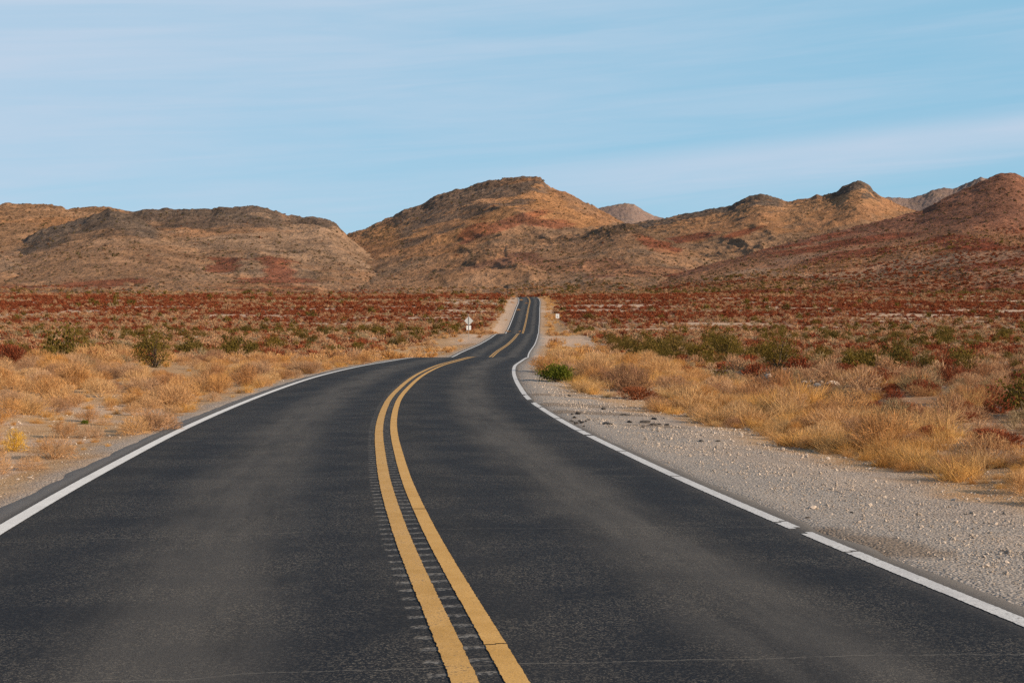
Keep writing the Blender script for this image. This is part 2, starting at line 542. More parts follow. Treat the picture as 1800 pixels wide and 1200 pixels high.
# ------------------------------------------------------------------ ground sheet
def axis(parts):
    out = [parts[0][0]]
    for lo, hi, s0, s1 in parts:
        x = lo
        while x < hi - 1e-6:
            f = (x - lo) / (hi - lo)
            x = min(hi, x + s0 * (s1 / s0) ** f)
            out.append(x)
    return np.unique(np.round(out, 4))


pos = axis([(0, 16, .14, .16), (16, 60, .18, 1.2), (60, 400, 1.2, 12), (400, 7000, 20, 900)])
neg = axis([(0, 16, .14, .16), (16, 60, .18, 1.2), (60, 400, 1.2, 12), (400, 7000, 20, 900)])
gx = np.concatenate([-neg[::-1][:-1], pos])
gy = np.concatenate([-axis([(0, 12, 1.0, 1.5), (12, 3000, 3, 700)])[::-1][:-1],
                     axis([(0, 45, .25, .25), (45, 120, .3, 1.0), (120, 700, 1.2, 4), (700, 9000, 8, 900)])])
GX, GY = np.meshgrid(gx, gy)
GZ = ground_z(GX, GY)
gme = grid_mesh('ground', np.stack([GX, GY, GZ], -1), [gm])
GD = GX - road_x(GY)


def verge_left(y):
    return np.interp(y, [0, 20, 45, 65, 100, 150, 250, 400, 560], [22, 21, 19, 15.5, 14, 14.5, 11.5, 8.6, 8.5])


def verge_right(y):
    return np.interp(y, [0, 14, 20, 32, 45, 62, 90, 145, 250, 400, 560], [8.4, 8.6, 9.1, 10.2, 10.8, 12, 13, 14, 11.5, 9, 8.5])


def gravel_edge(y):
    return np.interp(y, [0, 16, 22, 30, 37, 42, 48, 60, 90, 150, 600], [7.1, 6.95, 6.7, 6.5, 5.6, 5.1, 4.7, 4.5, 4.4, 4.4, 4.3])


nz_ = fbm(GX / 1.3, GY / 1.3, 4, 21)
gr = sstep(gravel_edge(GY) + 1.3 * nz_ - GD, -.5, .5) * (GD > 0)
gl = sstep(GD + 4.6 + 0.8 * nz_, -.35, .35) * (GD <= 0)
gravel = np.where(GD > 0, gr, gl)
verge = np.where(GD > 0, sstep(verge_right(GY) - GD + 3 * nz_, -1, 1.5), sstep(GD + verge_left(GY) + 4 * nz_, -1.5, 2))
trk = sstep(GY, 178, 188) * (1 - sstep(GY, 232, 244)) * sstep(14 - 0.05 * (GY - 180) - np.abs(GD - 2) + 2 * nz_, -1, 1)
trk_l = sstep(GY, 190, 200) * (1 - sstep(GY, 236, 244)) * sstep(GD + 8.5 + 2 * nz_, -1, 1) * (GD < 0)
shl = sstep(GY, 300, 330) * sstep(GD + 7.3 + 1.2 * nz_, -.5, .5) * (GD < 0)
bare = sstep(fbm(GX / 30, GY / 9, 3, 77), .15, .24) * sstep(GY, 60, 120)
dirt = np.clip(np.maximum.reduce([np.where(GD > 0, trk, trk_l), shl, bare * 0.9]), 0, 1)
mudp = np.zeros_like(GX)
for px, py, rx, ry in ((995, 695, 1.8, .8), (1020, 713, 1.7, .85), (1050, 726, 1.3, .7), (1475, 953, .8, .6), (1425, 938, .6, .4), (1530, 966, .6, .4), (1150, 748, .7, .6)):
    cx, cy = at(px, py)
    mudp = np.maximum(mudp, sstep(1.15 - np.hypot((GX - cx) / rx, (GY - cy) / ry) + .9 * nz_, 0, .45))
redp = sstep(fbm(GX / 40, GY / 14, 4, 31) + .35 * sstep(GY, 330, 470), .02, .2) * sstep(GY, 60, 140)
wash = sstep(fbm(GX / 7, GY / 5, 3, 57), .02, .16) * sstep(GD, 8, 10.5) * (1 - sstep(GD, 18, 26)) * (1 - sstep(GY, 62, 85))
dirt = np.maximum(dirt, .9 * sstep(fbm(GX / 3.2, GY / 2.2, 3, 58), -.02, .14) * (GD < -5) * (1 - sstep(GY, 30, 45)) * sstep(GD + 11, 0, 3))
gravel[GY > 300] *= .3
set_attr(gme, 'zone', np.stack([gravel, dirt, verge], -1).reshape(-1, 3))
set_attr(gme, 'patch', np.stack([mudp, redp, wash], -1).reshape(-1, 3))
set_attr(gme, 'grey', (sstep(5.5 + 1.6 * nz_ - GD, -.6, .9) * (GD > 0)).ravel())
tag(link('ground', gme), kind='structure')

# ------------------------------------------------------------------ road
ry = np.concatenate([np.arange(-55, 40, .25), np.arange(40, 130, .5), np.arange(130, 640, 1.0)])
rcx, rcz = road_x(ry), road_z(ry)
dx = np.gradient(rcx, ry)
ln = np.sqrt(1 + dx * dx)
nxv, nyv = 1 / ln, -dx / ln                   # unit vector to the right of travel
arc = np.concatenate([[0], np.cumsum(np.hypot(np.diff(ry), np.diff(rcx)))])
arc = arc - np.interp(0.0, ry, arc)


def strip(lats, lift, y0=-55, y1=640, keep=None, jit=None):
    """a sheet following the road; lats: list of lateral offsets (numbers or arrays along the road)"""
    sel = (ry >= y0) & (ry <= y1)
    L = np.stack([np.broadcast_to(np.asarray(l, float), ry.shape) for l in lats], 1)[sel]
    X = rcx[sel, None] + nxv[sel, None] * L
    Y = ry[sel, None] + nyv[sel, None] * L
    Z = rcz[sel, None] + lift - 0.012 * np.abs(L)
    return np.stack([X, Y, Z], -1), np.stack([L, np.broadcast_to(arc[sel, None], L.shape)], -1)


def uv_mesh(name, P, UV, mat, mask=None):
    r, c = P.shape[:2]
    i = np.arange(r * c).reshape(r, c)
    F = np.stack([i[:-1, :-1], i[:-1, 1:], i[1:, 1:], i[1:, :-1]], -1)
    if mask is not None:
        F = F[mask]
    F = F.reshape(-1, 4)
    used, inv = np.unique(F, return_inverse=True)
    F = inv.reshape(-1, 4)
    V = P.reshape(-1, 3)[used]; UVv = UV.reshape(-1, 2)[used]
    me = mesh_np(name, V, F.ravel(), np.arange(len(F)) * 4, np.full(len(F), 4), [mat], True)
    u = me.uv_layers.new(name='UVMap')
    u.data.foreach_set('uv', UVv[F.ravel()].astype(np.float32).ravel())
    return me


er = 3.66 + .10 * fbm(arc / .6, arc * 0, 4, 3) + .14 * fbm(arc / 4, arc * 0, 2, 8)
el_ = -4.12 + .12 * fbm(arc / .7, arc * 0 + 3, 4, 13)
for yy, amt, wd in ((12.3, .16, .5), (36, .1, 1.2), (40.5, .12, 1.0)):
    er -= .4 * amt * np.exp(-((ry - yy) / wd) ** 2)
lats = [el_ - .32, el_] + list(np.linspace(-3.9, 3.5, 16)) + [er, er + .09]
Pr, UVr = strip(lats, 0.0)
Pr[:, 0, 2] -= .14; Pr[:, -1, 2] -= .14
road = link('road', uv_mesh('road', Pr, UVr, am))
tag(road, kind='structure')

# fine stations for the paint so that its edges can be ragged
def paint(name, lo, hi, mat, lift, ragged=.012, gaps=(), y1=560, step=.02, groove=0.0):
    ys = np.concatenate([np.arange(2, 30, step), np.arange(30, 90, .25), np.arange(90, y1, 1.0)])
    x = road_x(ys); z = road_z(ys)
    d_ = np.interp(ys, ry, dx); l_ = np.sqrt(1 + d_ * d_)
    a = np.interp(ys, ry, arc)
    near = (ys < 45)
    j0 = lo + near * ragged * 2 * fbm(a / .035, a * 0, 3, 5) * .5 + near * groove * (np.abs((a / .305) % 1 - .5) < .22)
    j1 = hi + near * ragged * 2 * fbm(a / .035, a * 0 + 9, 3, 6) * .5
    L = np.stack([j0, (j0 + j1) / 2, j1], 1)
    X = x[:, None] + L / l_[:, None]; Y = ys[:, None] - L * (d_ / l_)[:, None]
    Z = z[:, None] + lift - .012 * np.abs(L)
    keep = np.ones((len(ys) - 1, 2), bool)
    for c_, w_, sl in gaps:
        ym = (ys[:-1] + ys[1:]) / 2
        keep[:, 0] &= np.abs(ym - c_) > w_
        keep[:, 1] &= np.abs(ym - c_ - sl) > w_
    o = link(name, uv_mesh(name, np.stack([X, Y, Z], -1), np.stack([L, np.broadcast_to(a[:, None], L.shape)], -1), mat, keep), road)
    return o


paint('edge_line', -3.86, -3.70, M['white'], .005, .006)
M['white_worn'] = paint_mat('worn_white_road_paint', (.50, .48, .46), (.66, .64, .61), .545, (.16, .145, .13))
paint('edge_line', 3.42, 3.56, M['white_worn'], .005, .012,
      gaps=[(39.3, .22, .1), (36.0, .7, .2), (33.2, .12, .1), (29.1, .1, 0), (25.6, .06, 0), (24.4, .12, 0), (21.1, .04, 0), (17.4, .03, 0), (13.05, .03, .08), (12.45, .16, .1), (11.2, .025, .05)])
paint('centre_line', -.215, -.075, M['yellow_worn'], .005, .012, groove=0.0)
paint('centre_line', .055, .18, M['yellow'], .005, .009, gaps=[(8.05, .012, 0.02), (14.2, .015, 0)])

# ------------------------------------------------------------------ mountains
HILLS = []


def hill(sil, Rp, Fp, seed, colour, gully=.10, crag=1.0, px_step=1.6, rows=250, back=1.0, g_pow=1.9, pxr=None, fade=0.0, foot=None):
    s = np.array(sil, float)
    p0, p1 = pxr if pxr else (s[0, 0], s[-1, 0])
    px = np.arange(p0, p1 + px_step, px_step)
    py = np.interp(px, s[:, 0], s[:, 1])
    rays = np.stack([px_ray(a, b) for a, b in zip(px, py)])
    az_ = np.arctan2(rays[:, 0], rays[:, 1])
    te = rays[:, 2] / np.hypot(rays[:, 0], rays[:, 1])
    R = np.interp(px, [a for a, b in Rp], [b for a, b in Rp])
    F = np.interp(px, [a for a, b in Fp], [b for a, b in Fp])
    kr = np.hanning(241); kr /= kr.sum()
    R = np.convolve(np.pad(R, 120, mode='reflect', reflect_type='odd'), kr, mode='valid')
    R = R * (1 + .06 * fbm(px / 420, px * 0, 2, seed + 60))
    Er = CAM_H + R * te
    fx, fy = F * np.sin(az_), F * np.cos(az_)
    Ef = ground_z(fx, fy) - 2.0 if foot is None else np.full(len(px), foot)
    t = np.linspace(0, 1, rows) ** .9
    T = t[:, None]
    rr = F + (R - F) * T
    x = rr * np.sin(az_); y = rr * np.cos(az_)
    g = .42 * T + .58 * T ** g_pow
    hgt = (Er - Ef)
    def soft(v, w):
        k_ = max(3, int(w / px_step) | 1)
        ker = np.hanning(k_ + 2)[1:-1]; ker /= ker.sum()
        return np.convolve(np.pad(v, k_ // 2, mode='edge'), ker, mode='valid')[:len(v)]
    h_a, h_b, h_c = soft(hgt, 420), soft(hgt, 170), soft(hgt, 60)
    k1, k2, k3 = sstep(T, .2, .8), sstep(T, .6, .97), sstep(T, .9, 1.0)
    hh = h_a * (1 - k1) + h_b * k1
    hh = hh * (1 - k2) + h_c * k2
    hh = hh * (1 - k3) + hgt * k3
    E = Ef + hh * g
    lat = az_ * R
    wnd = np.sin(np.pi * np.clip(T, 0, 1)) ** .8 * (1 - T ** 5)
    warp = 25 * fbm(x / 120, y / 120, 3, seed + 2)
    gl_ = ridged((lat + warp * 2.5 + (rr - R) * .35) / 150, rr / 190, 4, seed) - .5
    E = E + wnd * gully * np.clip(hgt, 8, 400) * gl_
    E = E + wnd * .06 * np.clip(hgt, 5, 300) * fbm(x / 70, y / 70, 5, seed + 7)
    fine_g = ridged((lat + (rr - R) * .5 + warp) / 52, (rr - lat * .3) / 75, 3, seed + 19) - .5
    E = E + wnd * .035 * np.clip(hgt, 8, 260) * fine_g
    cr = crag * (.35 + sstep(T, .7, 1.0))
    E = E + cr * (1.6 * fbm(x / 11, y / 11, 3, seed + 9) + 1.0 * (ridged(x / 7, y / 7, 2, seed + 4) - .5)) * (1 - .4 * T) * sstep(T, 0, .1)
    # land falling away behind the crest
    nb = 26
    tb = np.linspace(0, 1, nb)[1:, None] ** 1.4
    rb = R + tb * back * (hgt * 2.0 + 60)
    xb, yb = rb * np.sin(az_), rb * np.cos(az_)
    Eb = E[-1] - tb * back * (hgt * 1.05 + 20) + 3 * fbm(xb / 20, yb / 20, 3, seed + 5) * tb
    X = np.concatenate([x, xb]); Y = np.concatenate([y, yb]); Z = np.concatenate([E, Eb])
    TT = np.concatenate([np.broadcast_to(T, x.shape), np.ones_like(xb)])
    # pixel row of each vertex, to lay the rock bands where the hill has them
    c, s_ = math.cos(PITCH), math.sin(PITCH)
    dz = Z - CAM_H
    dep = Y * c - dz * s_
    PY = 600 - FPX * (Y * s_ + dz * c) / dep
    PX = 900 + FPX * X / dep
    C = colour(X, Y, Z, TT, PX, PY, seed)
    me = grid_mesh('mountain', np.stack([X, Y, Z], -1), [hill_mat])
    set_attr(me, 'col', C.reshape(-1, 3))
    tag(link('mountain', me), kind='structure')
    HILLS.append((x, y, E, T, R, F, px))


hill_mat, N = new_mat('hill_slope')
geo = N.n('ShaderNodeNewGeometry'); P = geo.outputs['Position']
at_ = N.n('ShaderNodeAttribute', attribute_name='col')
n1 = N.noise(P, .35, 5.0, .65)
n2 = N.noise(P, .06, 5.0, .6)
k = N.math('MULTIPLY', N.step(n1, .3, .7, .74, 1.25), N.step(n2, .3, .7, .82, 1.18))
cmb = N.n('ShaderNodeCombineColor')
for i in range(3): N.t.links.new(k, cmb.inputs[i])
c = N.mix(1.0, at_.outputs['Color'], cmb.outputs[0], 'MULTIPLY')
finish(N, c, .95, bump=N.math('ADD', n1, N.math('MULTIPLY', n2, 2.0)), strength=.85, dist=2.6, spec=.05)

TAN = np.array((.30, .152, .076)); GREY = np.array((.235, .147, .092)); ROCK = np.array((.095, .073, .058))
ORANGE = np.array((.325, .158, .068)); RED = np.array((.165, .045, .023)); PALE = np.array((.32, .20, .125)); MAROON = np.array((.175, .077, .049))


def lerp(C, D, f):
    return C * (1 - f[..., None]) + D * f[..., None]


def band(PX, PY, pts, up, down, nz=0.0):
    """mask round a polyline drawn over the hill: up px above it, down px under it"""
    p = np.array(pts, float)
    yc = np.interp(PX, p[:, 0], p[:, 1])
    dy = PY - yc + nz
    m = np.where(dy < 0, sstep(dy, -up * 1.25, -up * .7), 1 - sstep(dy, down * .7, down * 1.25))
    ends = sstep(PX, p[0, 0] - 12, p[0, 0] + 12) * (1 - sstep(PX, p[-1, 0] - 12, p[-1, 0] + 12))
    return m * ends


def blob(PX, PY, cx, cy, rx, ry_, nz, ang=0.0):
    a = math.radians(ang)
    u = ((PX - cx) * math.cos(a) + (PY - cy) * math.sin(a)) / rx
    v = (-(PX - cx) * math.sin(a) + (PY - cy) * math.cos(a)) / ry_
    return sstep(1.1 - np.hypot(u, v) + nz, 0, .5)


DIP = {3: .06, 11: .38, 17: 0, 23: .3, 29: 0, 37: .22, 41: .3, 43: .3}


def base_cols(X, Y, Z, seed):
    a = fbm(X / 130, Y / 130, 4, seed + 40); b = fbm(X / 60, (Z - DIP[seed] * X) / 10 + Y / 90, 4, seed + 41); e = fbm(X / 22, Y / 22, 4, seed + 43)
    C = lerp(np.broadcast_to(TAN, X.shape + (3,)), GREY, sstep(a + .5 * b, -.12, .2))
    C = lerp(C, PALE, .5 * sstep(b + .4 * e, .12, .35))
    return C, a, b, e


def col_left(X, Y, Z, T, PX, PY, seed):
    C, a, b, e = base_cols(X, Y, Z, seed)
    nz = 38 * b + 30 * e
    C = lerp(C, GREY, .6 * sstep(PY, 395, 440) * (1 - sstep(PY, 470, 495)))
    strata = .5 + .5 * np.sin(PY * .55 + 6 * np.sin(PX / 90) + 7 * a)
    C = lerp(C, PALE, .35 * sstep(strata, .6, .95) * sstep(PY, 400, 430))
    C = lerp(C, ORANGE * .85, .45 * sstep(-(PY - np.interp(PX, [0, 190, 230], [445, 392, 360])) + .4 * nz, -4, 10) * (PX < 225))
    C = lerp(C, ROCK, .84 * band(PX, PY, [(225, 378), (300, 374), (350, 376), (385, 370), (470, 370), (500, 386)], 26, 24, .8 * nz))
    C = lerp(C, ROCK, .84 * band(PX, PY, [(505, 384), (560, 388), (610, 402)], 12, 14, .6 * nz))
    red = blob(PX, PY, 385, 468, 42, 14, 1.6 * b) + blob(PX, PY, 490, 472, 34, 20, 1.6 * b) + blob(PX, PY, 150, 498, 70, 12, 2 * b) + blob(PX, PY, 420, 492, 90, 5, 2 * b) + .7 * blob(PX, PY, 30, 505, 50, 8, b)
    C = lerp(C, RED * 1.15, .72 * np.clip(red, 0, 1))
    C = lerp(C, RED, .6 * sstep(fbm(X / 50, Y / 18, 3, 91), .08, .25) * sstep(PY, 490, 508))
    return C * (1 + .5 * e[..., None])


def col_main(X, Y, Z, T, PX, PY, seed):
    C, a, b, e = base_cols(X, Y, Z, seed)
    nz = 44 * b + 34 * e
    C = lerp(C, TAN, .5 + 0 * a)
    C = lerp(C, ORANGE, .75 * np.clip(blob(PX, PY, 955, 350, 60, 28, 1.4 * e, 25) + blob(PX, PY, 700, 410, 65, 20, 1.5 * e, -15) + blob(PX, PY, 850, 390, 95, 16, 1.6 * e, -28) + blob(PX, PY, 1010, 385, 70, 16, 1.5 * e, 15), 0, 1))
    C = lerp(C, ROCK * 1.1, .78 * band(PX, PY, [(690, 388), (760, 356), (850, 326), (905, 320), (945, 318), (965, 335)], 20, 11, nz))
    C = lerp(C, ROCK * 1.15, .75 * band(PX, PY, [(700, 415), (730, 400), (790, 372), (860, 345), (930, 338)], 17, 13, 1.3 * nz))
    C = lerp(C, RED * 1.3, .6 * np.clip(blob(PX, PY, 880, 398, 80, 9, 1.3 * b, -18) + blob(PX, PY, 960, 392, 60, 8, 1.3 * b, 6) + blob(PX, PY, 830, 408, 30, 14, b, -40), 0, 1))
    C = lerp(C, GREY * .72, .8 * np.clip(band(PX, PY, [(800, 478), (830, 442), (860, 428), (985, 416), (1060, 396), (1110, 394)], 6, 7, .55 * nz) + blob(PX, PY, 820, 442, 22, 8, b) + blob(PX, PY, 700, 470, 80, 7, b, -22), 0, 1))
    C = lerp(C, MAROON, .75 * np.clip(blob(PX, PY, 960, 462, 65, 14, 1.5 * b, 8) + blob(PX, PY, 860, 464, 60, 8, 1.5 * b, -8) + blob(PX, PY, 1080, 470, 90, 12, 1.6 * b, 4), 0, 1))
    C = lerp(C, GREY * .9, .5 * sstep(PY, 440, 490))
    C = lerp(C, RED * 1.1, .7 * np.clip(blob(PX, PY, 1140, 424, 75, 12, 1.6 * b, 8), 0, 1))
    return C * (1 + .5 * e[..., None])


def col_mid(X, Y, Z, T, PX, PY, seed):
    C, a, b, e = base_cols(X, Y, Z, seed)
    nz = 32 * b + 30 * e
    C = lerp(C, ORANGE * .95, .6 * sstep(a + b + .3, 0, .4))
    C = lerp(C, ROCK * 1.1, .9 * band(PX, PY, [(1110, 396), (1250, 372), (1290, 364), (1337, 348), (1375, 356)], 14, 10, nz))
    C = lerp(C, ROCK, .92 * band(PX, PY, [(1462, 338), (1507, 326), (1545, 348)], 14, 9, .6 * nz))
    C = lerp(C, ROCK * 1.2, .5 * band(PX, PY, [(1380, 355), (1460, 342)], 9, 4, nz))
    C = lerp(C, GREY * .8, .65 * sstep(PY - np.interp(PX, [1200, 1400, 1500, 1620], [412, 402, 376, 372]) + nz, -3, 12))
    C = lerp(C, RED * 1.2, .75 * np.clip(blob(PX, PY, 1180, 424, 90, 9, 1.5 * b, -6) + blob(PX, PY, 1300, 410, 45, 6, b, -15), 0, 1))
    return C * (1 + .45 * e[..., None])


def col_right(X, Y, Z, T, PX, PY, seed):
    C, a, b, e = base_cols(X, Y, Z, seed)
    C = lerp(C, MAROON * 1.15, .4 + .4 * a)
    C = lerp(C, MAROON * 1.05, .8 * sstep(450 - PY + 40 * a, 0, 70) * sstep(PX, 1420, 1560))
    C = lerp(C, MAROON, .6 * band(PX, PY, [(1100, 500), (1200, 478), (1383, 428), (1567, 384), (1640, 362)], 8, 9, 10 * b))
    C = lerp(C, RED, .8 * sstep(fbm(X / 70, Y / 30, 4, 71) + .1 * sstep(PY, 470, 515), .06, .22) * sstep(PY, 385, 420))
    C = lerp(C, RED, .85 * np.clip(blob(PX, PY, 1690, 425, 85, 14, 1.4 * b, 8) + blob(PX, PY, 1290, 452, 55, 4, b, -12) + blob(PX, PY, 1215, 472, 35, 4, b, -15), 0, 1))
    C = lerp(C, PALE, .6 * np.clip(blob(PX, PY, 1420, 484, 120, 9, 1.5 * b, 2) + .6 * blob(PX, PY, 1680, 450, 110, 6, b, -4), 0, 1))
    C = lerp(C, RED, .8 * sstep(PY + 30 * b, 500, 516))
    return C * (1 + .45 * e[..., None])


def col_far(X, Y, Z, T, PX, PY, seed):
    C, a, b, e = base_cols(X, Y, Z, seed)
    C = lerp(C, np.array((.23, .165, .14)), .85 + 0 * a)  # pale mauve of distance haze put into the surface colour of the far peaks
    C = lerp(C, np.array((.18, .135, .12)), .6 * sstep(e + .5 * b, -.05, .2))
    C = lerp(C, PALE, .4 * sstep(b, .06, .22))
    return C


def col_spur(X, Y, Z, T, PX, PY, seed):
    C, a, b, e = base_cols(X, Y, Z, seed)
    nz = 30 * b + 30 * e
    C = lerp(C, GREY * .9, .6 + 0 * a)
    C = lerp(C, ROCK, .84 * band(PX, PY, [(-300, 475), (0, 440), (60, 414), (110, 398), (190, 376), (235, 384), (280, 396)], 28, 30, .8 * nz))
    C = lerp(C, RED * 1.1, .7 * np.clip(blob(PX, PY, 150, 498, 80, 12, 2 * b) + .7 * blob(PX, PY, 20, 505, 50, 8, b), 0, 1))
    return C * (1 + .5 * e[..., None])


def col_foot(X, Y, Z, T, PX, PY, seed):
    C, a, b, e = base_cols(X, Y, Z, seed)
    nz = 30 * b + 26 * e
    C = lerp(C, GREY * .85, .5 + 0 * a)
    C = lerp(C, GREY * .55, .8 * band(PX, PY, [(640, 482), (760, 464), (850, 434), (985, 420), (1060, 402), (1110, 396), (1200, 436)], 20, 6, nz))
    C = lerp(C, MAROON * .95, .8 * np.clip(blob(PX, PY, 960, 462, 75, 14, 1.5 * b, 8) + blob(PX, PY, 850, 470, 70, 9, 1.5 * b, -8) + blob(PX, PY, 1080, 470, 90, 12, 1.6 * b, 4), 0, 1))
    C = lerp(C, RED * 1.05, .75 * np.clip(blob(PX, PY, 1150, 428, 60, 10, 1.6 * b, 24), 0, 1))
    C = lerp(C, TAN, .5 * sstep(a + e, 0, .3))
    return C * (1 + .5 * e[..., None])


SIL_G = [(560, 492), (640, 482), (700, 473), (760, 462), (800, 448), (830, 436), (860, 428), (900, 423), (985, 417), (1030, 407), (1060, 398), (1100, 393), (1125, 397), (1160, 414), (1210, 438), (1270, 466), (1330, 490), (1380, 510)]
SIL_H = [(-420, 480), (-300, 472), (-100, 452), (0, 437), (40, 420), (75, 403), (100, 395), (140, 384), (175, 372), (193, 368), (212, 373), (255, 390), (330, 428), (420, 468), (500, 498), (540, 510)]
SIL_A = [(-420, 352), (-200, 344), (-60, 353), (0, 359), (20, 357), (60, 359), (110, 361), (116, 365), (150, 364), (190, 362), (205, 368), (235, 373), (250, 370), (262, 369),
         (310, 367), (330, 366), (350, 368), (372, 370), (385, 363), (420, 364), (440, 362), (465, 363), (480, 369), (500, 378), (525, 380), (555, 381), (575, 386),
         (590, 392), (600, 404), (606, 411), (640, 438), (690, 468), (740, 492), (780, 508)]
SIL_B = [(520, 470), (560, 440), (590, 420), (612, 411), (622, 407), (640, 402), (650, 398), (665, 390), (690, 380), (710, 367), (730, 362), (745, 358), (765, 345), (785, 338), (800, 333),
         (815, 331), (840, 322), (860, 316), (880, 315), (905, 310), (920, 309), (935, 311), (942, 309), (950, 312), (957, 320), (968, 330), (985, 335), (1010, 344),
         (1025, 353), (1050, 365), (1070, 375), (1090, 388), (1110, 400), (1130, 410), (1200, 440), (1260, 468), (1330, 496)]
SIL_C = [(980, 392), (1040, 372), (1055, 365), (1080, 360), (1100, 357), (1115, 359), (1130, 369), (1150, 379), (1165, 383), (1220, 398)]
SIL_D = [(1020, 425), (1080, 402), (1110, 394), (1140, 388), (1165, 384), (1190, 378), (1220, 372), (1250, 368), (1285, 361), (1300, 352), (1320, 344), (1337, 340), (1355, 345), (1370, 349),
         (1380, 353), (1405, 350), (1425, 347), (1436, 342), (1445, 344), (1470, 337), (1480, 328), (1495, 321), (1507, 318), (1520, 321), (1530, 328), (1535, 337), (1550, 345), (1570, 355),
         (1600, 367), (1640, 380), (1720, 400), (1850, 430)]
SIL_E = [(1480, 372), (1530, 348), (1570, 347), (1595, 349), (1620, 343), (1640, 333), (1660, 330), (1676, 331), (1700, 322), (1712, 316), (1725, 310), (1735, 314), (1780, 330), (1900, 330), (2100, 350)]
SIL_F = [(1060, 512), (1100, 501), (1200, 477), (1300, 450), (1383, 427), (1467, 407), (1567, 383), (1623, 368), (1650, 352), (1680, 338), (1710, 325), (1740, 311), (1760, 304), (1775, 302),
         (1787, 304), (1800, 311), (1850, 332), (1950, 345), (2100, 352), (2300, 380)]
hill(SIL_A, [(-420, 1350), (300, 1280), (560, 1300), (780, 1100)], [(-420, 640), (780, 640)], 3, col_left, crag=2.0, px_step=1.7)
hill(SIL_B, [(520, 1520), (900, 1560), (1330, 1420)], [(520, 650), (1330, 640)], 11, col_main, crag=2.0, px_step=1.5, rows=300)
hill(SIL_H, [(-420, 1000), (200, 1130), (540, 900)], [(-420, 630), (540, 630)], 41, col_spur, crag=2.2, px_step=1.7, rows=200)
hill(SIL_G, [(560, 1000), (1000, 1150), (1380, 950)], [(560, 635), (1380, 625)], 43, col_foot, crag=1.8, px_step=1.6, rows=200)
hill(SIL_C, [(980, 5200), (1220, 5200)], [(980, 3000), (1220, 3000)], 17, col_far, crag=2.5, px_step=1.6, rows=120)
hill(SIL_D, [(1020, 2300), (1400, 2350), (1850, 2300)], [(1020, 900), (1850, 1200)], 23, col_mid, crag=2.4, px_step=1.5, rows=240)
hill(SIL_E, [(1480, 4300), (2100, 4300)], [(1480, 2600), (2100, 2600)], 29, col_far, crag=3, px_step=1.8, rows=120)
hill(SIL_F, [(1060, 800), (1200, 860), (1467, 1000), (1775, 1120), (2300, 1150)], [(1060, 600), (2300, 590)], 37, col_right, gully=.04, crag=1.0, px_step=1.6, g_pow=1.5)

# ------------------------------------------------------------------ plants: prototype meshes (unit plants about 1 m across)
def ribbons(P0, P1, P2, w, rng, taper=.25):
    """bent thin strips: root, middle, tip"""
    n = len(P0)
    d = P2 - P0
    s = np.cross(d, rng.normal(size=(n, 3))); s /= np.linalg.norm(s, axis=1, keepdims=True) + 1e-9
    w = np.broadcast_to(np.asarray(w, float), (n,))[:, None] * .5
    V = np.stack([P0 - s * w, P0 + s * w, P1 + s * w * .85, P1 - s * w * .85, P2 + s * w * taper, P2 - s * w * taper], 1).reshape(-1, 3)
    b = (np.arange(n) * 6)[:, None]
    F = np.concatenate([b + np.array([0, 1, 2, 3]), b + np.array([3, 2, 4, 5])])
    return V, F


def grass_tuft(seed, n=170, h=.55, spread=62, w=.010, base=.10):
    rng = np.random.default_rng(seed); mb = MB()
    ph = rng.uniform(0, 2 * np.pi, n); th = np.radians(spread) * rng.uniform(0, 1, n) ** .75
    L = h * rng.uniform(.55, 1.1, n)
    d = np.stack([np.sin(th) * np.cos(ph), np.sin(th) * np.sin(ph), np.cos(th)], 1)
    p0 = np.stack([rng.normal(0, base, n), rng.normal(0, base, n), np.full(n, -.02)], 1)
    p1 = p0 + d * (L * .55)[:, None]
    bend = d.copy(); bend[:, :2] *= 1.35; bend[:, 2] *= .75
    p2 = p1 + bend * (L * .45)[:, None]
    mb.add(*ribbons(p0, p1, p2, w * rng.uniform(.6, 1.3, n), rng))
    return mb


def twig_dome(seed, n=420, r=.5, h=.5, w=.009, tl=.17, inner=.35, flat=1.0, n_main=26):
    """rounded bush of fine dry twigs: main stems from the root, side twigs out to a dome"""
    rng = np.random.default_rng(seed); mb = MB()
    ph = rng.uniform(0, 2 * np.pi, n_main); th = np.radians(82) * rng.uniform(0, 1, n_main) ** .6
    d = np.stack([np.sin(th) * np.cos(ph), np.sin(th) * np.sin(ph), np.cos(th)], 1)
    lump = rng.uniform(.72, 1.08, n_main)
    tip = d * np.array([r, r, h]) * lump[:, None]
    p0 = rng.normal(0, .04, (n_main, 3)) * np.array([1, 1, 0])
    mid = tip * .5 + np.array([0, 0, .08 * h]) + rng.normal(0, .02, (n_main, 3))
    mb.add(*ribbons(p0, mid, tip, w * 1.7, rng))
    k = rng.integers(0, n_main, n)
    f = rng.uniform(inner, 1.0, n) ** .8
    b = p0[k] * (1 - f)[:, None] + tip[k] * f[:, None] + rng.normal(0, .07 * r / .5, (n, 3))
    b[:, 2] = np.abs(b[:, 2]) + .01
    o = b / np.array([r, r, h]); o /= np.linalg.norm(o, axis=1, keepdims=True) + 1e-6
    dd = o * .8 + rng.normal(0, .55, (n, 3)); dd[:, 2] += .25; dd /= np.linalg.norm(dd, axis=1, keepdims=True)
    L = tl * rng.uniform(.5, 1.2, n)
    m = b + dd * (L * .5)[:, None] + rng.normal(0, .01, (n, 3))
    e = b + dd * L[:, None]
    q = np.linalg.norm(e / np.array([r, r, h]), axis=1)
    s = np.where(q > 1.08, 1.08 / q, 1)[:, None]
    mb.add(*ribbons(b * s, m * s, e * s, w * rng.uniform(.6, 1.2, n), rng, .5))
    return mb


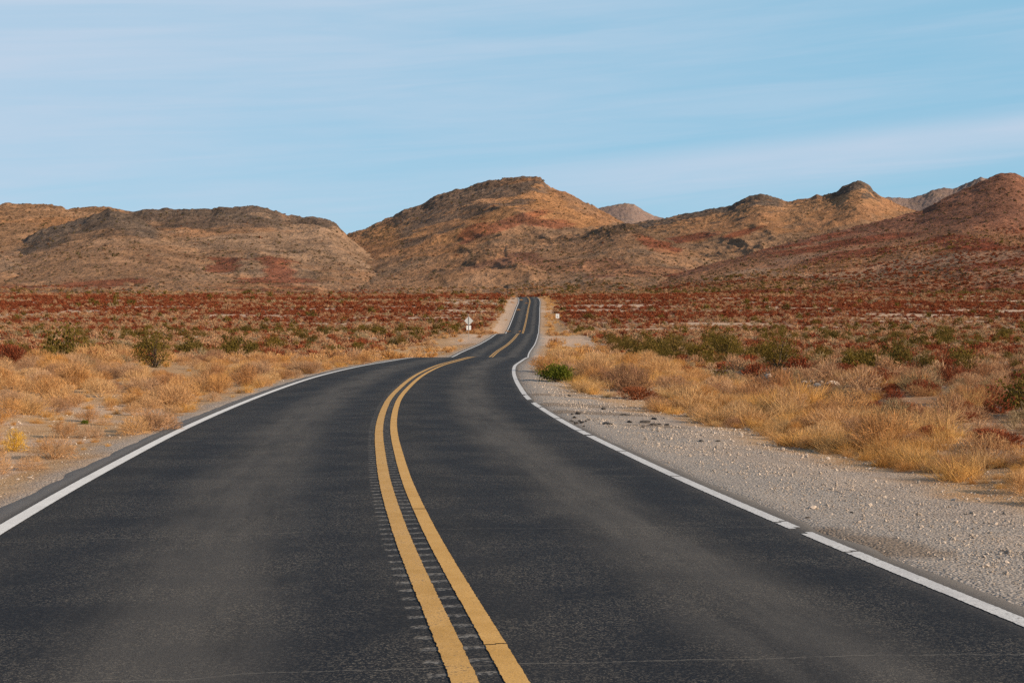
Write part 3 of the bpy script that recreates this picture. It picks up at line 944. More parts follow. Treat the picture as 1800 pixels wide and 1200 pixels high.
def leaf_shrub(seed, n=420, r=.5, h=.8, leaf=.05, clumps=22, low=.15, elong=1.7, sig=.11):
    """leafy shrub: clumps of small leaves spread through an uneven vase-shaped volume; returns leaves, stems"""
    rng = np.random.default_rng(seed); lv = MB(); stem = MB()
    ph = rng.uniform(0, 2 * np.pi, clumps); th = np.radians(68) * rng.uniform(0, 1, clumps) ** .55
    L = rng.uniform(.55, 1.05, clumps)
    C = np.stack([r * np.sin(th) * np.cos(ph), r * np.sin(th) * np.sin(ph), np.maximum(low * h, h * np.cos(th) * .92)], 1) * L[:, None]
    C[:, 2] = np.maximum(C[:, 2], low * h)
    root = rng.normal(0, .03, (clumps, 3)) * np.array([1, 1, 0])
    mid = C * .5 + np.array([0, 0, .1 * h]) * 0 + rng.normal(0, .02, (clumps, 3))
    stem.add(*ribbons(root, mid, C, .016, rng, .5))
    k = rng.integers(0, clumps, n)
    sg = sig * rng.uniform(.7, 1.3, clumps)[k][:, None]
    p = C[k] + rng.normal(0, 1, (n, 3)) * sg * np.array([1, 1, .8])
    p[:, 2] = np.maximum(p[:, 2], .02)
    a = rng.normal(0, 1, (n, 3)); a[:, 2] = np.abs(a[:, 2]) + .3; a /= np.linalg.norm(a, axis=1, keepdims=True)
    b = np.cross(a, rng.normal(0, 1, (n, 3))); b /= np.linalg.norm(b, axis=1, keepdims=True)
    s = (leaf * rng.uniform(.6, 1.25, n))[:, None]
    V = np.stack([p - a * s * elong * .5, p + b * s * .5, p + a * s * elong * .5, p - b * s * .5], 1).reshape(-1, 3)
    lv.add(V, np.arange(n * 4).reshape(n, 4))
    return lv, stem


PROTO = {}


def protos(key, meshes):
    PROTO[key] = meshes


protos('gold_near', [grass_tuft(s, 300, .5, 60 + 6 * (s % 3), .0062, .13).mesh('grass_tuft', M['gold']) for s in range(5)])
protos('gold_far', [grass_tuft(s + 20, 90, .42, 66, .016, .16).mesh('grass_tuft', M['gold']) for s in range(4)])
protos('goldbush_near', [twig_dome(s + 40, 950, .5, .46, .006, .16).mesh('golden_bush', M['goldbush']) for s in range(5)])
protos('goldbush_far', [twig_dome(s + 50, 120, .5, .46, .028, .2).mesh('golden_bush', M['goldbush']) for s in range(3)])
protos('tan_near', [twig_dome(s + 60, 620, .5, .5, .009, .15).mesh('dry_bush', M['tan']) for s in range(5)])
protos('tan_mid', [twig_dome(s + 70, 220, .5, .5, .02, .18).mesh('dry_bush', M['tan']) for s in range(4)])
protos('tan_far', [twig_dome(s + 80, 70, .5, .5, .05, .22, n_main=12).mesh('dry_bush', M['tan']) for s in range(4)])
protos('grey_near', [twig_dome(s + 90, 640, .5, .55, .010, .14).mesh('sage_bush', M['grey']) for s in range(4)])
protos('grey_mid', [twig_dome(s + 95, 220, .5, .55, .022, .17).mesh('sage_bush', M['grey']) for s in range(3)])
protos('grey_far', [twig_dome(s + 98, 70, .5, .55, .05, .2, n_main=12).mesh('sage_bush', M['grey']) for s in range(3)])
protos('red_near', [twig_dome(s + 100, 720, .5, .38, .010, .14).mesh('red_bush', M['red']) for s in range(4)])
protos('red_mid', [twig_dome(s + 105, 240, .5, .38, .022, .17).mesh('red_bush', M['red']) for s in range(3)])
protos('red_far', [twig_dome(s + 110, 75, .5, .36, .055, .22, n_main=12).mesh('red_bush', M['red']) for s in range(3)])
_ol = [leaf_shrub(s + 120, 1700, .5, .62, .022, 40, sig=.085) for s in range(5)]
protos('olive_near', [a.mesh('creosote_leaves', M['olive']) for a, b in _ol])
OLIVE_STEM = [b.mesh('creosote_stems', M['darkbark']) for a, b in _ol]
protos('olive_mid', [leaf_shrub(s + 130, 520, .5, .6, .042, 26, sig=.09)[0].mesh('creosote_leaves', M['olive']) for s in range(4)])
protos('olive_far', [leaf_shrub(s + 140, 110, .5, .58, .10, 16)[0].mesh('creosote_leaves', M['olive']) for s in range(3)])
protos('dot', [leaf_shrub(s + 150, 22, .5, .5, .34, 9, elong=1.2)[0].mesh('hill_bush', M['hilldot']) for s in range(3)])


def rock_mesh(seed, mat, sub=2, rough=.35, flat=.7, name='rock'):
    import bmesh
    bm = bmesh.new()
    bmesh.ops.create_icosphere(bm, subdivisions=sub, radius=.5)
    rng = np.random.default_rng(seed)
    pl = rng.normal(size=(9, 3)); pl /= np.linalg.norm(pl, axis=1, keepdims=True)
    dd = rng.uniform(.26, .46, 9)
    for v in bm.verts:
        p = np.array(v.co)
        for q, d_ in zip(pl, dd):            # cleave with planes for flat broken faces
            k_ = p @ q
            if k_ > d_: p = p - q * (k_ - d_)
        p = p * (1 + rough * .12 * rng.normal())
        p[2] *= flat
        v.co = p
    me = bpy.data.meshes.new(name)
    bm.to_mesh(me); bm.free()
    me.materials.append(mat)
    return me


protos('stone', [rock_mesh(s, M['gravel'], 1, .5, .7, 'stone') for s in range(6)])
protos('rock', [rock_mesh(s + 30, M['rock'], 3, .35, .72) for s in range(6)])
protos('tar', [rock_mesh(s + 60, M['tar'], 3, .6, .5, 'asphalt_chunk') for s in range(6)])

# ------------------------------------------------------------------ scattering
PCOL = {}


def scatter(name, key, pts, scl, rot, seed, **tags):
    """one object whose geometry nodes put prototype plants on its points (only for what nobody could count)"""
    n = len(pts)
    if n == 0: return None
    if key not in PCOL:
        c_ = bpy.data.collections.new('prototypes_' + key)
        for me in PROTO[key]:
            c_.objects.link(bpy.data.objects.new(me.name + '_prototype', me))
        PCOL[key] = c_
    rng = np.random.default_rng(seed)
    me = bpy.data.meshes.new(name)
    me.vertices.add(n); me.vertices.foreach_set('co', np.asarray(pts, np.float32).ravel())
    a = me.attributes.new('scl', 'FLOAT_VECTOR', 'POINT'); a.data.foreach_set('vector', np.asarray(scl, np.float32).ravel())
    a = me.attributes.new('rot', 'FLOAT_VECTOR', 'POINT'); a.data.foreach_set('vector', np.asarray(rot, np.float32).ravel())
    a = me.attributes.new('pick', 'INT', 'POINT'); a.data.foreach_set('value', rng.integers(0, len(PROTO[key]), n).astype(np.int32))
    o = link(name, me)
    ng = bpy.data.node_groups.new('scatter_' + name, 'GeometryNodeTree')
    ng.interface.new_socket('Geometry', in_out='INPUT', socket_type='NodeSocketGeometry')
    ng.interface.new_socket('Geometry', in_out='OUTPUT', socket_type='NodeSocketGeometry')
    nd = ng.nodes; lk = ng.links
    gi = nd.new('NodeGroupInput'); go = nd.new('NodeGroupOutput')
    ip = nd.new('GeometryNodeInstanceOnPoints'); ci = nd.new('GeometryNodeCollectionInfo')
    ci.inputs[0].default_value = PCOL[key]; ci.inputs['Separate Children'].default_value = True; ci.inputs['Reset Children'].default_value = True
    def attr(nm, ty):
        q = nd.new('GeometryNodeInputNamedAttribute'); q.data_type = ty; q.inputs[0].default_value = nm
        return q.outputs[0]
    lk.new(gi.outputs[0], ip.inputs['Points']); lk.new(ci.outputs[0], ip.inputs['Instance'])
    ip.inputs['Pick Instance'].default_value = True
    lk.new(attr('pick', 'INT'), ip.inputs['Instance Index'])
    e2r = nd.new('FunctionNodeEulerToRotation')
    lk.new(attr('rot', 'FLOAT_VECTOR'), e2r.inputs[0]); lk.new(e2r.outputs[0], ip.inputs['Rotation'])
    lk.new(attr('scl', 'FLOAT_VECTOR'), ip.inputs['Scale'])
    lk.new(ip.outputs[0], go.inputs[0])
    md = o.modifiers.new('scatter', 'NODES'); md.node_group = ng
    tag(o, **tags)
    return o


def jitter(y0, y1, step, half, rng, near=0):
    """jittered points over the fan of ground the photograph looks across"""
    out = []
    ys = np.arange(y0, y1, step)
    for yy in ys:
        w = yy * half + 6
        m = int(2 * w / step)
        x = np.linspace(-w, w, m) + rng.uniform(-.5, .5, m) * step * 1.1
        out.append(np.stack([x, yy + rng.uniform(-.5, .5, m) * step * 1.1], 1))
    return np.concatenate(out)


RNG = np.random.default_rng(2024)
HALF = .45


def lay(P, size, rng, asp=(.85, 1.2), tilt=.08, sink=.02):
    n = len(P)
    pts = np.stack([P[:, 0], P[:, 1], ground_z(P[:, 0], P[:, 1]) - sink * size], 1)
    k = rng.uniform(asp[0], asp[1], n)
    scl = np.stack([size, size * rng.uniform(.85, 1.15, n), size * k], 1)
    rot = np.stack([rng.normal(0, tilt, n), rng.normal(0, tilt, n), rng.uniform(0, 2 * np.pi, n)], 1)
    return pts, scl, rot


# things placed by hand keep the scatter off their spot: (x, y, radius)
KEEP = []


def clear(P, extra=0.0):
    ok = np.ones(len(P), bool)
    for x, y, r in KEEP:
        ok &= np.hypot(P[:, 0] - x, P[:, 1] - y) > r + extra
    return ok


def in_view(P, m=60):
    """rough test: does the spot fall in the frame"""
    px = 900 + FPX * P[:, 0] / np.maximum(P[:, 1], 1)
    return (px > -m) & (px < 1800 + m) & (P[:, 1] > 7)

# ------------------------------------------------------------------ single things seen clearly in the photograph
def bush(name, px, py, wpx, key, label, cat, group=None, asp=1.0, rz=0.0, stems=None, variant=0, parts=None, keep=.5, front=0.0):
    """one bush whose foot stands at a pixel of the photograph, wpx pixels wide"""
    x, y = at(px, py)
    size = wpx * y / FPX
    e = empty(name, ground_pt(x, y, -.02 * size), rz)
    e.scale = (size, size, size * asp)
    link('foliage' if key.startswith(('olive', 'green')) else 'twigs', PROTO[key][variant], e)
    if stems is not None: link('stems', stems, e)
    tag(e, label, cat, group)
    KEEP.append((x, y, keep * size))
    for k_ in np.arange(.4, front + .01, .5):
        KEEP.append((x * (1 - k_ / y), y - k_, .62 * size))
    return e


_gr = [leaf_shrub(s + 170, 2600, .5, .46, .026, 60, .12, 2.6, .06) for s in range(1)]
protos('green_near', [_gr[0][0].mesh('green_bush_leaves', M['green'])])
GREEN_STEM = _gr[0][1].mesh('green_bush_stems', M['bark'])
protos('bright_near', [twig_dome(301, 620, .5, .62, .013, .13).mesh('bright_bush', M['bright'])])
protos('spread_near', [twig_dome(311, 1100, .5, .36, .0065, .17, n_main=44).mesh('spread_bush', M['tan'])])
protos('brown_near', [twig_dome(331, 1300, .5, .36, .0065, .15, n_main=44).mesh('tumbleweed_twigs', M['brown'])])
protos('darkred_near', [twig_dome(321, 900, .5, .34, .011, .13).mesh('darkred_bush', M['red'])])

bush('green_bush', 979, 671, 64, 'green_near', 'dense bright green bush on the gravel at the right bend of the road', 'bush', asp=1.15, keep=.65, front=3.0, stems=GREEN_STEM)
bush('tumbleweed', 1103, 688, 88, 'brown_near', 'brown rounded tumbleweed among tall golden grass right of the green bush', 'bush', asp=1.6, keep=.7, front=3.0)
bush('red_bush', 1117, 702, 92, 'darkred_near', 'dark red low bush under the brown tumbleweed by the gravel', 'bush', asp=.75, front=2.5)
bush('yellow_bush', 26, 793, 50, 'bright_near', 'small bright yellow bush beside the left road shoulder', 'bush', asp=1.25)
bush('dry_bush', 265, 757, 112, 'spread_near', 'wide pale brown twiggy bush next to the left white road line', 'bush', asp=.95, rz=1.0)
bush('creosote_bush', 1838, 735, 190, 'olive_near', 'dark leafy bush at the right frame edge casting a long shadow', 'bush', asp=1.05, stems=OLIVE_STEM[0])
bush('creosote_bush', 272, 646, 84, 'olive_near', 'dark olive bush standing behind the golden verge left of the road', 'bush', asp=1.3, front=4.0, stems=OLIVE_STEM[1], variant=1)
bush('creosote_bush', 1368, 650, 82, 'olive_near', 'large olive bush above the rocky bank right of the road', 'bush', asp=1.4, front=2, stems=OLIVE_STEM[2], variant=2)
bush('creosote_bush', 1276, 632, 62, 'olive_near', 'olive bush standing left of the larger one above the bank', 'bush', asp=1.5, front=2, stems=OLIVE_STEM[3], variant=3)
bush('creosote_bush', 1188, 617, 52, 'olive_near', 'round olive bush at the far edge of the golden grass', 'bush', asp=1.1, stems=OLIVE_STEM[4], variant=4)
bush('creosote_bush', 694, 610, 36, 'olive_near', 'small dark olive bush behind the golden verge near the road crest', 'bush', asp=1.1, stems=OLIVE_STEM[0])
bush('creosote_bush', 583, 629, 30, 'olive_near', 'little olive bush at the back of the left golden verge', 'bush', asp=1.0, stems=OLIVE_STEM[1], variant=1)
bush('creosote_bush', 405, 632, 44, 'olive_near', 'greyish olive bush between sage bushes left of the road', 'bush', asp=1.1, stems=OLIVE_STEM[2], variant=2)
bush('creosote_bush', 1625, 655, 56, 'olive_near', 'olive bush among pale bushes on the right of the wash', 'bush', asp=1.2, stems=OLIVE_STEM[3], variant=3)
bush('sage_bush', 148, 650, 52, 'grey_near', 'pale grey green rounded bush behind the golden verge on the far left', 'bush', asp=1.0)
bush('dry_bush', 1452, 672, 78, 'tan_near', 'pale pinkish dry bush beside the white rocks of the bank', 'bush', asp=.95)
bush('dry_bush', 1515, 690, 92, 'tan_near', 'tall twiggy tan bush right of the rocky bank', 'bush', asp=1.05, variant=2)
bush('sage_bush', 1615, 690, 88, 'grey_near', 'grey dry bush behind the orange grass on the right', 'bush', asp=.9, variant=1)
bush('red_bush', 1590, 733, 100, 'darkred_near', 'long dark red bush lying in the shadow near the right edge', 'bush', asp=.8, front=1.5)
bush('red_bush', 1735, 708, 92, 'red_near', 'brick red bush below the dark leafy bush on the right', 'bush', asp=.95)
bush('red_bush', 1745, 788, 130, 'darkred_near', 'broad rust red bush on the stony ground at the right edge', 'bush', asp=.8, front=1.5)
bush('red_bush', 1640, 770, 70, 'red_near', 'small rust red bush between two clumps of orange grass', 'bush', asp=.9, variant=1)
bush('sage_bush', 1545, 738, 50, 'grey_near', 'dark grey low bush left of the long red bush', 'bush', asp=.7, variant=2)
bush('weed', 149, 746, 15, 'green_near', 'tiny green weed in the straw left of the road', 'weed', asp=1.2)

# ---- road signs
def prism(mb, pts, y0, y1):
    p = np.array(pts, float); n = len(p)
    a = np.stack([p[:, 0], np.full(n, y0), p[:, 1]], 1); b = np.stack([p[:, 0], np.full(n, y1), p[:, 1]], 1)
    mb.add(a, np.arange(n)[None, :]); mb.add(b, np.arange(n)[None, ::-1])
    i = np.arange(n); j = (i + 1) % n
    mb.add(np.concatenate([a, b]), np.stack([i + n, j + n, j, i], 1))


def rounded(pts, r, k=4):
    p = [Vector(q) for q in pts]; out = []
    n = len(p)
    for i in range(n):
        a, b, c_ = p[i - 1], p[i], p[(i + 1) % n]
        u = (a - b).normalized(); v = (c_ - b).normalized()
        s, e = b + u * r, b + v * r
        for q in range(k + 1):
            t = q / k
            out.append(tuple((1 - t) ** 2 * s + 2 * t * (1 - t) * b + t * t * e))
    return out


def flat_mat(name, c, rough=.5, metal=0.0, spec=.3):
    m, N = new_mat(name)
    t = N.n('ShaderNodeTexCoord')
    n_ = N.noise(t.outputs['Object'], 7.0, 4.0)
    cc = N.mix(N.step(n_, .3, .7), tuple(v * .88 for v in c), c)
    finish(N, cc, rough, spec=spec)
    return m


M['alu'] = flat_mat('weathered_aluminium', (.46, .46, .45), .55)
M['post'] = flat_mat('galvanised_post', (.22, .21, .20), .6)
M['signwhite'] = flat_mat('sign_white', (.80, .79, .76), .5)
M['signback'] = flat_mat('sign_back_white', (.66, .65, .63), .5)
M['signyellow'] = flat_mat('sign_yellow', (.65, .42, .03), .5)
M['signblack'] = flat_mat('sign_black', (.03, .03, .03), .5)

sx_, sy_ = at(824, 597)
e = empty('warning_sign', ground_pt(sx_, sy_), math.radians(6))
sc_ = sy_ / FPX                                   # metres per pixel at the sign
mb = MB()
t_ = .035
for (a0, a1, b0, b1) in ((-t_, t_, -.02, -.012), (-t_, -t_ + .012, -.012, .03), (t_ - .012, t_, -.012, .03)):   # U-channel post
    prism(mb, [(a0, -.3), (a1, -.3), (a1, 40 * sc_), (a0, 40 * sc_)], b0, b1)
mb.obj('post', M['post'], e)
hd = 8.0 * sc_
zc = 33.2 * sc_
mb = MB(); prism(mb, rounded([(0, zc - hd), (hd, zc), (0, zc + hd), (-hd, zc)], .07), .032, .036)
dp = mb.obj('diamond_panel', M['alu'], e)
mb = MB(); prism(mb, rounded([(0, zc - hd * .97), (hd * .97, zc), (0, zc + hd * .97), (-hd * .97, zc)], .07), .0385, .040)
mb.obj('sign_face', M['signyellow'], dp)
mb = MB(); prism(mb, rounded([(-4.1 * sc_, 17.2 * sc_), (4.1 * sc_, 17.2 * sc_), (4.1 * sc_, 25.0 * sc_), (-4.1 * sc_, 25.0 * sc_)], .05), .032, .036)
pq = mb.obj('plaque', M['signback'], e)
mb = MB(); prism(mb, rounded([(-4.0 * sc_, 17.3 * sc_), (4.0 * sc_, 17.3 * sc_), (4.0 * sc_, 24.9 * sc_), (-4.0 * sc_, 24.9 * sc_)], .05), .0385, .040)
mb.obj('plaque_face', M['signyellow'], pq)
tag(e, 'grey back of a diamond road sign with a square plaque on a thin post', 'road sign')
for k_ in np.arange(0, 34, 1.0):
    KEEP.append((sx_ * (1 - k_ / sy_), sy_ - k_, .9))

sx_, sy_ = at(980, 571.5)
e = empty('speed_sign', ground_pt(sx_, sy_), math.radians(-4))
sc_ = sy_ / FPX
mb = MB(); prism(mb, [(-.03, -.3), (.03, -.3), (.03, 19.5 * sc_), (-.03, 19.5 * sc_)], .0, .05)
mb.obj('post', M['post'], e)
mb = MB(); prism(mb, rounded([(-3.0 * sc_, 12.3 * sc_), (3.0 * sc_, 12.3 * sc_), (3.0 * sc_, 20.0 * sc_), (-3.0 * sc_, 20.0 * sc_)], .05), -.008, -.003)
pn = mb.obj('panel', M['signwhite'], e)
mb = MB()
for (a0, a1, b0, b1) in ((-1.2, 1.0, 17.9, 18.3), (-.9, .9, 16.9, 17.25), (-1.1, -.2, 13.7, 15.9), (.2, 1.1, 13.7, 15.9)):
    prism(mb, [(a0 * sc_, b0 * sc_), (a1 * sc_, b0 * sc_), (a1 * sc_, b1 * sc_), (a0 * sc_, b1 * sc_)], -.013, -.010)
M['signmark'] = flat_mat('faded_sign_marking', (.22, .20, .19), .6)
mb.obj('marking', M['signmark'], pn)
tag(e, 'small white rectangular road sign facing the camera right of the far road', 'road sign')
for k_ in np.arange(0, 34, 1.0):
    KEEP.append((sx_ * (1 - k_ / sy_), sy_ - k_, .9))

# ---- rocks and broken asphalt
def stone_thing(name, key, px, py, wpx, label, cat, group=None, flat=1.0, v=0, rz=0.0, sink=.12, lng=1.0):
    x, y = at(px, py)
    s = wpx * y / FPX
    o = link(name, PROTO[key][v % len(PROTO[key])])
    o.location = ground_pt(x, y, (.36 * flat - sink) * s)
    o.scale = (s, s * .8 * lng, s * flat); o.rotation_euler = (0, 0, rz)
    tag(o, label, cat, group)
    KEEP.append((x, y, .4 * s))
    return o


stone_thing('rock', 'rock', 127, 664, 31, 'white boulder half sunk in straw left of the road', 'rock', flat=.75)
stone_thing('rock', 'rock', 1462, 682, 30, 'largest pale rock at the right end of the rocky bank', 'rock', flat=.8, v=1)
bank = [(1352, 664, 14), (1363, 659, 10), (1376, 668, 16), (1390, 672, 12), (1402, 667, 11), (1413, 676, 15), (1428, 673, 12), (1436, 680, 14), (1444, 672, 9), (1422, 682, 10),
        (1395, 680, 9), (1380, 677, 8), (1368, 672, 8), (1452, 690, 9)]
for i, (a, b, w_) in enumerate(bank):
    stone_thing('rock', 'rock', a, b, w_, 'pale jagged rock in the shaded bank of the wash right of the road', 'rock', 'rocks of the wash bank', flat=.9, v=i + 2, rz=i * 1.3)
for i, (a, b, w_) in enumerate([(68, 743, 6), (95, 741, 5), (35, 745, 5), (20, 822, 6), (72, 815, 5), (110, 803, 5), (50, 840, 6), (160, 790, 5), (210, 770, 5), (140, 812, 4), (8, 802, 5)]):
    stone_thing('rock', 'rock', a, b, w_, 'small white stone on bare soil left of the road', 'rock', 'white stones left of the road', flat=.8, v=i, rz=i * 2.1)
tar = [(1000, 697, 9, 1.0, 'dark asphalt chunk lying alone nearest the green bush'), (1061, 720, 12, .9, 'round dark asphalt chunk in the middle of the gravel shoulder'),
       (1016, 728, 12, .8, 'dark asphalt chunk behind the crumbled road edge')]
for i, (a, b, w_, f_, lb) in enumerate(tar):
    stone_thing('asphalt_chunk', 'tar', a, b, w_, lb, 'rubble', 'broken asphalt on the right shoulder', flat=f_, v=i, rz=i)
row = [(1099, 730, 15), (1107, 742, 15), (1134, 743, 18), (1150, 737, 14), (1149, 747, 14), (1172, 747, 11), (1080, 731, 5), (1068, 746, 18), (1130, 752, 11), (1158, 746, 8), (1167, 736, 7), (1035, 738, 7), (1232, 776, 14), (1262, 776, 10), (1497, 902, 8), (1420, 911, 9)]
for i, (a, b, w_) in enumerate(row):
    stone_thing('asphalt_chunk', 'tar', a, b, w_ * 1.25, 'flat dark asphalt chunk in the scattered row on the right gravel shoulder', 'rubble', 'broken asphalt on the right shoulder', flat=.55, v=i, rz=i * 1.7, lng=.6)
crumb = [(1004, 742, 8), (1010, 735, 7), (1012, 745, 8), (1008, 748, 6), (1018, 741, 6), (1023, 744, 7), (994, 740, 6), (989, 742, 6), (1015, 751, 7), (1030, 741, 5), (1000, 750, 5), (1016, 756, 6), (1026, 750, 5), (1006, 729, 5), (986, 738, 5)]
for i, (a, b, w_) in enumerate(crumb):
    stone_thing('asphalt_chunk', 'tar', a, b, w_ * 1.4, 'dark crumb in the cluster of broken asphalt touching the right white line', 'rubble', 'asphalt crumbs at the road edge', flat=.8, v=i, rz=i * 1.9)

# ------------------------------------------------------------------ the plain: thousands of bushes
MAXI = 300
KINDS = {
    'red': ('red_bush', 'bush'), 'tan': ('dry_bush', 'bush'), 'grey': ('sage_bush', 'bush'), 'olive': ('creosote_bush', 'bush'), 'goldbush': ('golden_bush', 'bush'),
}
WORDS = {'red': 'rust red low bush', 'tan': 'tan rounded dry bush', 'grey': 'grey green sage bush', 'olive': 'dark olive leafy bush', 'goldbush': 'golden rounded twiggy bush'}


def where_words(x, y):
    d = x - float(road_x(y))
    side = 'left' if d < 0 else 'right'
    if (d < 0 and -d < verge_left(y)) or (d > 0 and d < verge_right(y)):
        z = 'in the straw verge'
    elif y < 90: z = 'just behind the straw verge'
    elif y < 200: z = 'on the near plain'
    else: z = 'on the far plain'
    return f'{z} {side} of the road', side


def spread(kind, P, size, rng, mid_d=130, near_d=60, asp=(.85, 1.2)):
    """the largest 300 in the picture become things of their own, the rest one object"""
    ok = clear(P, .25 * 1.0)
    P, size = P[ok], size[ok]
    pts, scl, rot = lay(P, size, rng, asp)
    app = np.where(in_view(P, 20), size / P[:, 1], 0)
    order = np.argsort(-app)
    solo = order[:MAXI]; solo = solo[app[solo] > 0]
    rest = np.ones(len(P), bool); rest[solo] = False
    nm, cat = KINDS[kind]
    for q in solo:
        y = P[q, 1]
        lod = 'near' if y < near_d or kind == 'goldbush' and y < 90 else 'mid'
        k_ = f'{kind}_{lod}'
        if k_ not in PROTO: k_ = f'{kind}_far'
        me = PROTO[k_][int(q) % len(PROTO[k_])]
        o = link(nm, me)
        o.location = pts[q]; o.scale = scl[q]; o.rotation_euler = rot[q]
        ww, side = where_words(P[q, 0], y)
        tag(o, f'{WORDS[kind]} {ww}', cat, f'{WORDS[kind]}s {ww}')
    mids = rest & (P[:, 1] < mid_d)
    fars = rest & (P[:, 1] >= mid_d)
    k_mid = f'{kind}_mid' if f'{kind}_mid' in PROTO else f'{kind}_near'
    for m_, k_, s_, far in ((mids, k_mid, 1, ''), (fars, f'{kind}_far', 2, 'distant ')):
        if m_.any():
            scatter(f'{"far_" if far else ""}{nm.replace("_bush", "")}_scrub', k_, pts[m_], scl[m_], rot[m_], s_ + len(P), kind='stuff',
                    label=f'{far}{WORDS[kind].rsplit(" ", 1)[0]} scrub spread over the {"far" if far else "near"} plain', cat='scrub')


P1 = np.concatenate([jitter(16, 60, .95, HALF, RNG), jitter(60, 140, 1.15, HALF, RNG), jitter(140, 300, 1.4, HALF, RNG), jitter(300, 640, 1.75, HALF, RNG)])
D1 = P1[:, 0] - road_x(P1[:, 1])
edge_l = -D1 - verge_left(P1[:, 1]); edge_r = D1 - verge_right(P1[:, 1])
out = (edge_l > RNG.normal(0, .8, len(P1))) | (edge_r > RNG.normal(.3, .7, len(P1)))
bare_f = fbm(P1[:, 0] / 30, P1[:, 1] / 9, 3, 77)
keepp = np.where(bare_f > .18, .12, .92)
keepp = np.where((D1 > 0) & (edge_r < 6) & (P1[:, 1] < 50), keepp * .42, keepp)
out &= RNG.uniform(0, 1, len(P1)) < keepp
onroad = np.abs(D1) > 7.0
P1 = P1[out & onroad]; D1 = P1[:, 0] - road_x(P1[:, 1])
edge = np.where(D1 < 0, -D1 - verge_left(P1[:, 1]), D1 - verge_right(P1[:, 1]))
rn = fbm(P1[:, 0] / 40, P1[:, 1] / 14, 4, 31)
on = fbm(P1[:, 0] / 25, P1[:, 1] / 18, 3, 63)
gn = fbm(P1[:, 0] / 30, P1[:, 1] / 20, 3, 64)
Yv = P1[:, 1]
wr = .3 + (2.6 + 3.4 * sstep(Yv, 180, 330)) * sstep(rn, .05, .24) + 9.0 * sstep(Yv, 350, 450) * sstep(rn, -.22, .02)
wo_ = .05 * sstep(Yv, 50, 90) + .4 * sstep(on, .08, .3) * (1 - .8 * sstep(Yv, 260, 400)) + .5 * (1 - sstep(edge, 1, 4)) * sstep(Yv, 75, 120) * (1 - .35 * sstep(Yv, 350, 500)) * np.where(D1 > 0, .8, .12 + .5 * sstep(Yv, 180, 260))
wo_ = wo_ + .22 * (D1 > 0) * sstep(Yv, 55, 80) * (1 - sstep(Yv, 170, 230)) * (1 - sstep(edge, 10, 26))
wt = .95 + .8 * sstep(gn, .0, .25)
wg = .35 + .5 * sstep(-gn, .0, .25)
wr = wr + .7 * (D1 > 0) * (Yv < 60)
Wt = np.stack([wr, wo_, wt, wg], 1); Wt /= Wt.sum(1, keepdims=True)
pick = (RNG.uniform(0, 1, len(P1))[:, None] > np.cumsum(Wt, 1)).sum(1)
base_s = np.interp(Yv, [16, 60, 140, 300, 600], [.62, .85, 1.0, 1.15, 1.35]) * np.minimum(RNG.lognormal(-.05, .36, len(P1)), 1.9)
spread('red', P1[pick == 0], base_s[pick == 0] * 1.25, RNG)
spread('olive', P1[pick == 1], base_s[pick == 1] * 1.35, RNG, asp=(1.1, 1.6))
spread('tan', P1[pick == 2], base_s[pick == 2], RNG)
spread('grey', P1[pick == 3], base_s[pick == 3] * .95, RNG)

# ------------------------------------------------------------------ the verges: straw coloured grass and rounded golden bushes
rng = np.random.default_rng(77)
P2 = np.concatenate([jitter(8, 60, .35, HALF, rng), jitter(60, 130, .62, .30, rng), jitter(130, 260, .95, .16, rng), jitter(260, 560, 1.4, .07, rng)])
D2 = P2[:, 0] - road_x(P2[:, 1])
y2 = P2[:, 1]
nn = fbm(P2[:, 0] / 2.2, P2[:, 1] / 2.2, 3, 88)
nb = fbm(P2[:, 0] / 3.5, P2[:, 1] / 3.0, 3, 58)
far_in = .75 * sstep(y2, 70, 130)
left = (D2 < -(4.5 + .35 * nn + far_in)) & (D2 > -verge_left(y2) - 1 + 2 * nn)
right = (D2 > gravel_edge(y2) + .4 + .9 * nn + far_in) & (D2 < verge_right(y2) + .8 + 2.2 * nn)
dens_l = np.where(nb > -.04, .12, .47) * np.interp(y2, [8, 30, 60, 600], [.75, 1, 1, .9])
dens_l = dens_l * (.6 + .4 * sstep(-D2, 4.6, 5.6))
dens_r = np.where((D2 - gravel_edge(y2)) < 3.6, .95, .42) * np.where((nb > .06) & (D2 - gravel_edge(y2) > 2.2), .22, 1)
dens = np.where(left, dens_l, np.where(right, dens_r, 0))
trackm = (y2 > 180) & (y2 < 240) & (np.abs(D2 - 2) < 12)
shm = (y2 > 315) & (D2 < 0) & (D2 > -7.3)
dens = np.where(trackm, dens * .06, dens); dens = np.where(shm, 0.02, dens)
# loose straw strays onto the far side of the verge too
dens = np.maximum(dens, np.where((D2 > gravel_edge(y2) + 1) & (D2 < verge_right(y2) + 8) & (y2 < 60) & (nn > .05), .16, 0))
P2 = P2[rng.uniform(0, 1, len(P2)) < dens]
P2 = P2[clear(P2, .05)]
D2 = P2[:, 0] - road_x(P2[:, 1]); y2 = P2[:, 1]
isb = rng.uniform(0, 1, len(P2)) < np.where(D2 < 0, .42, .15)
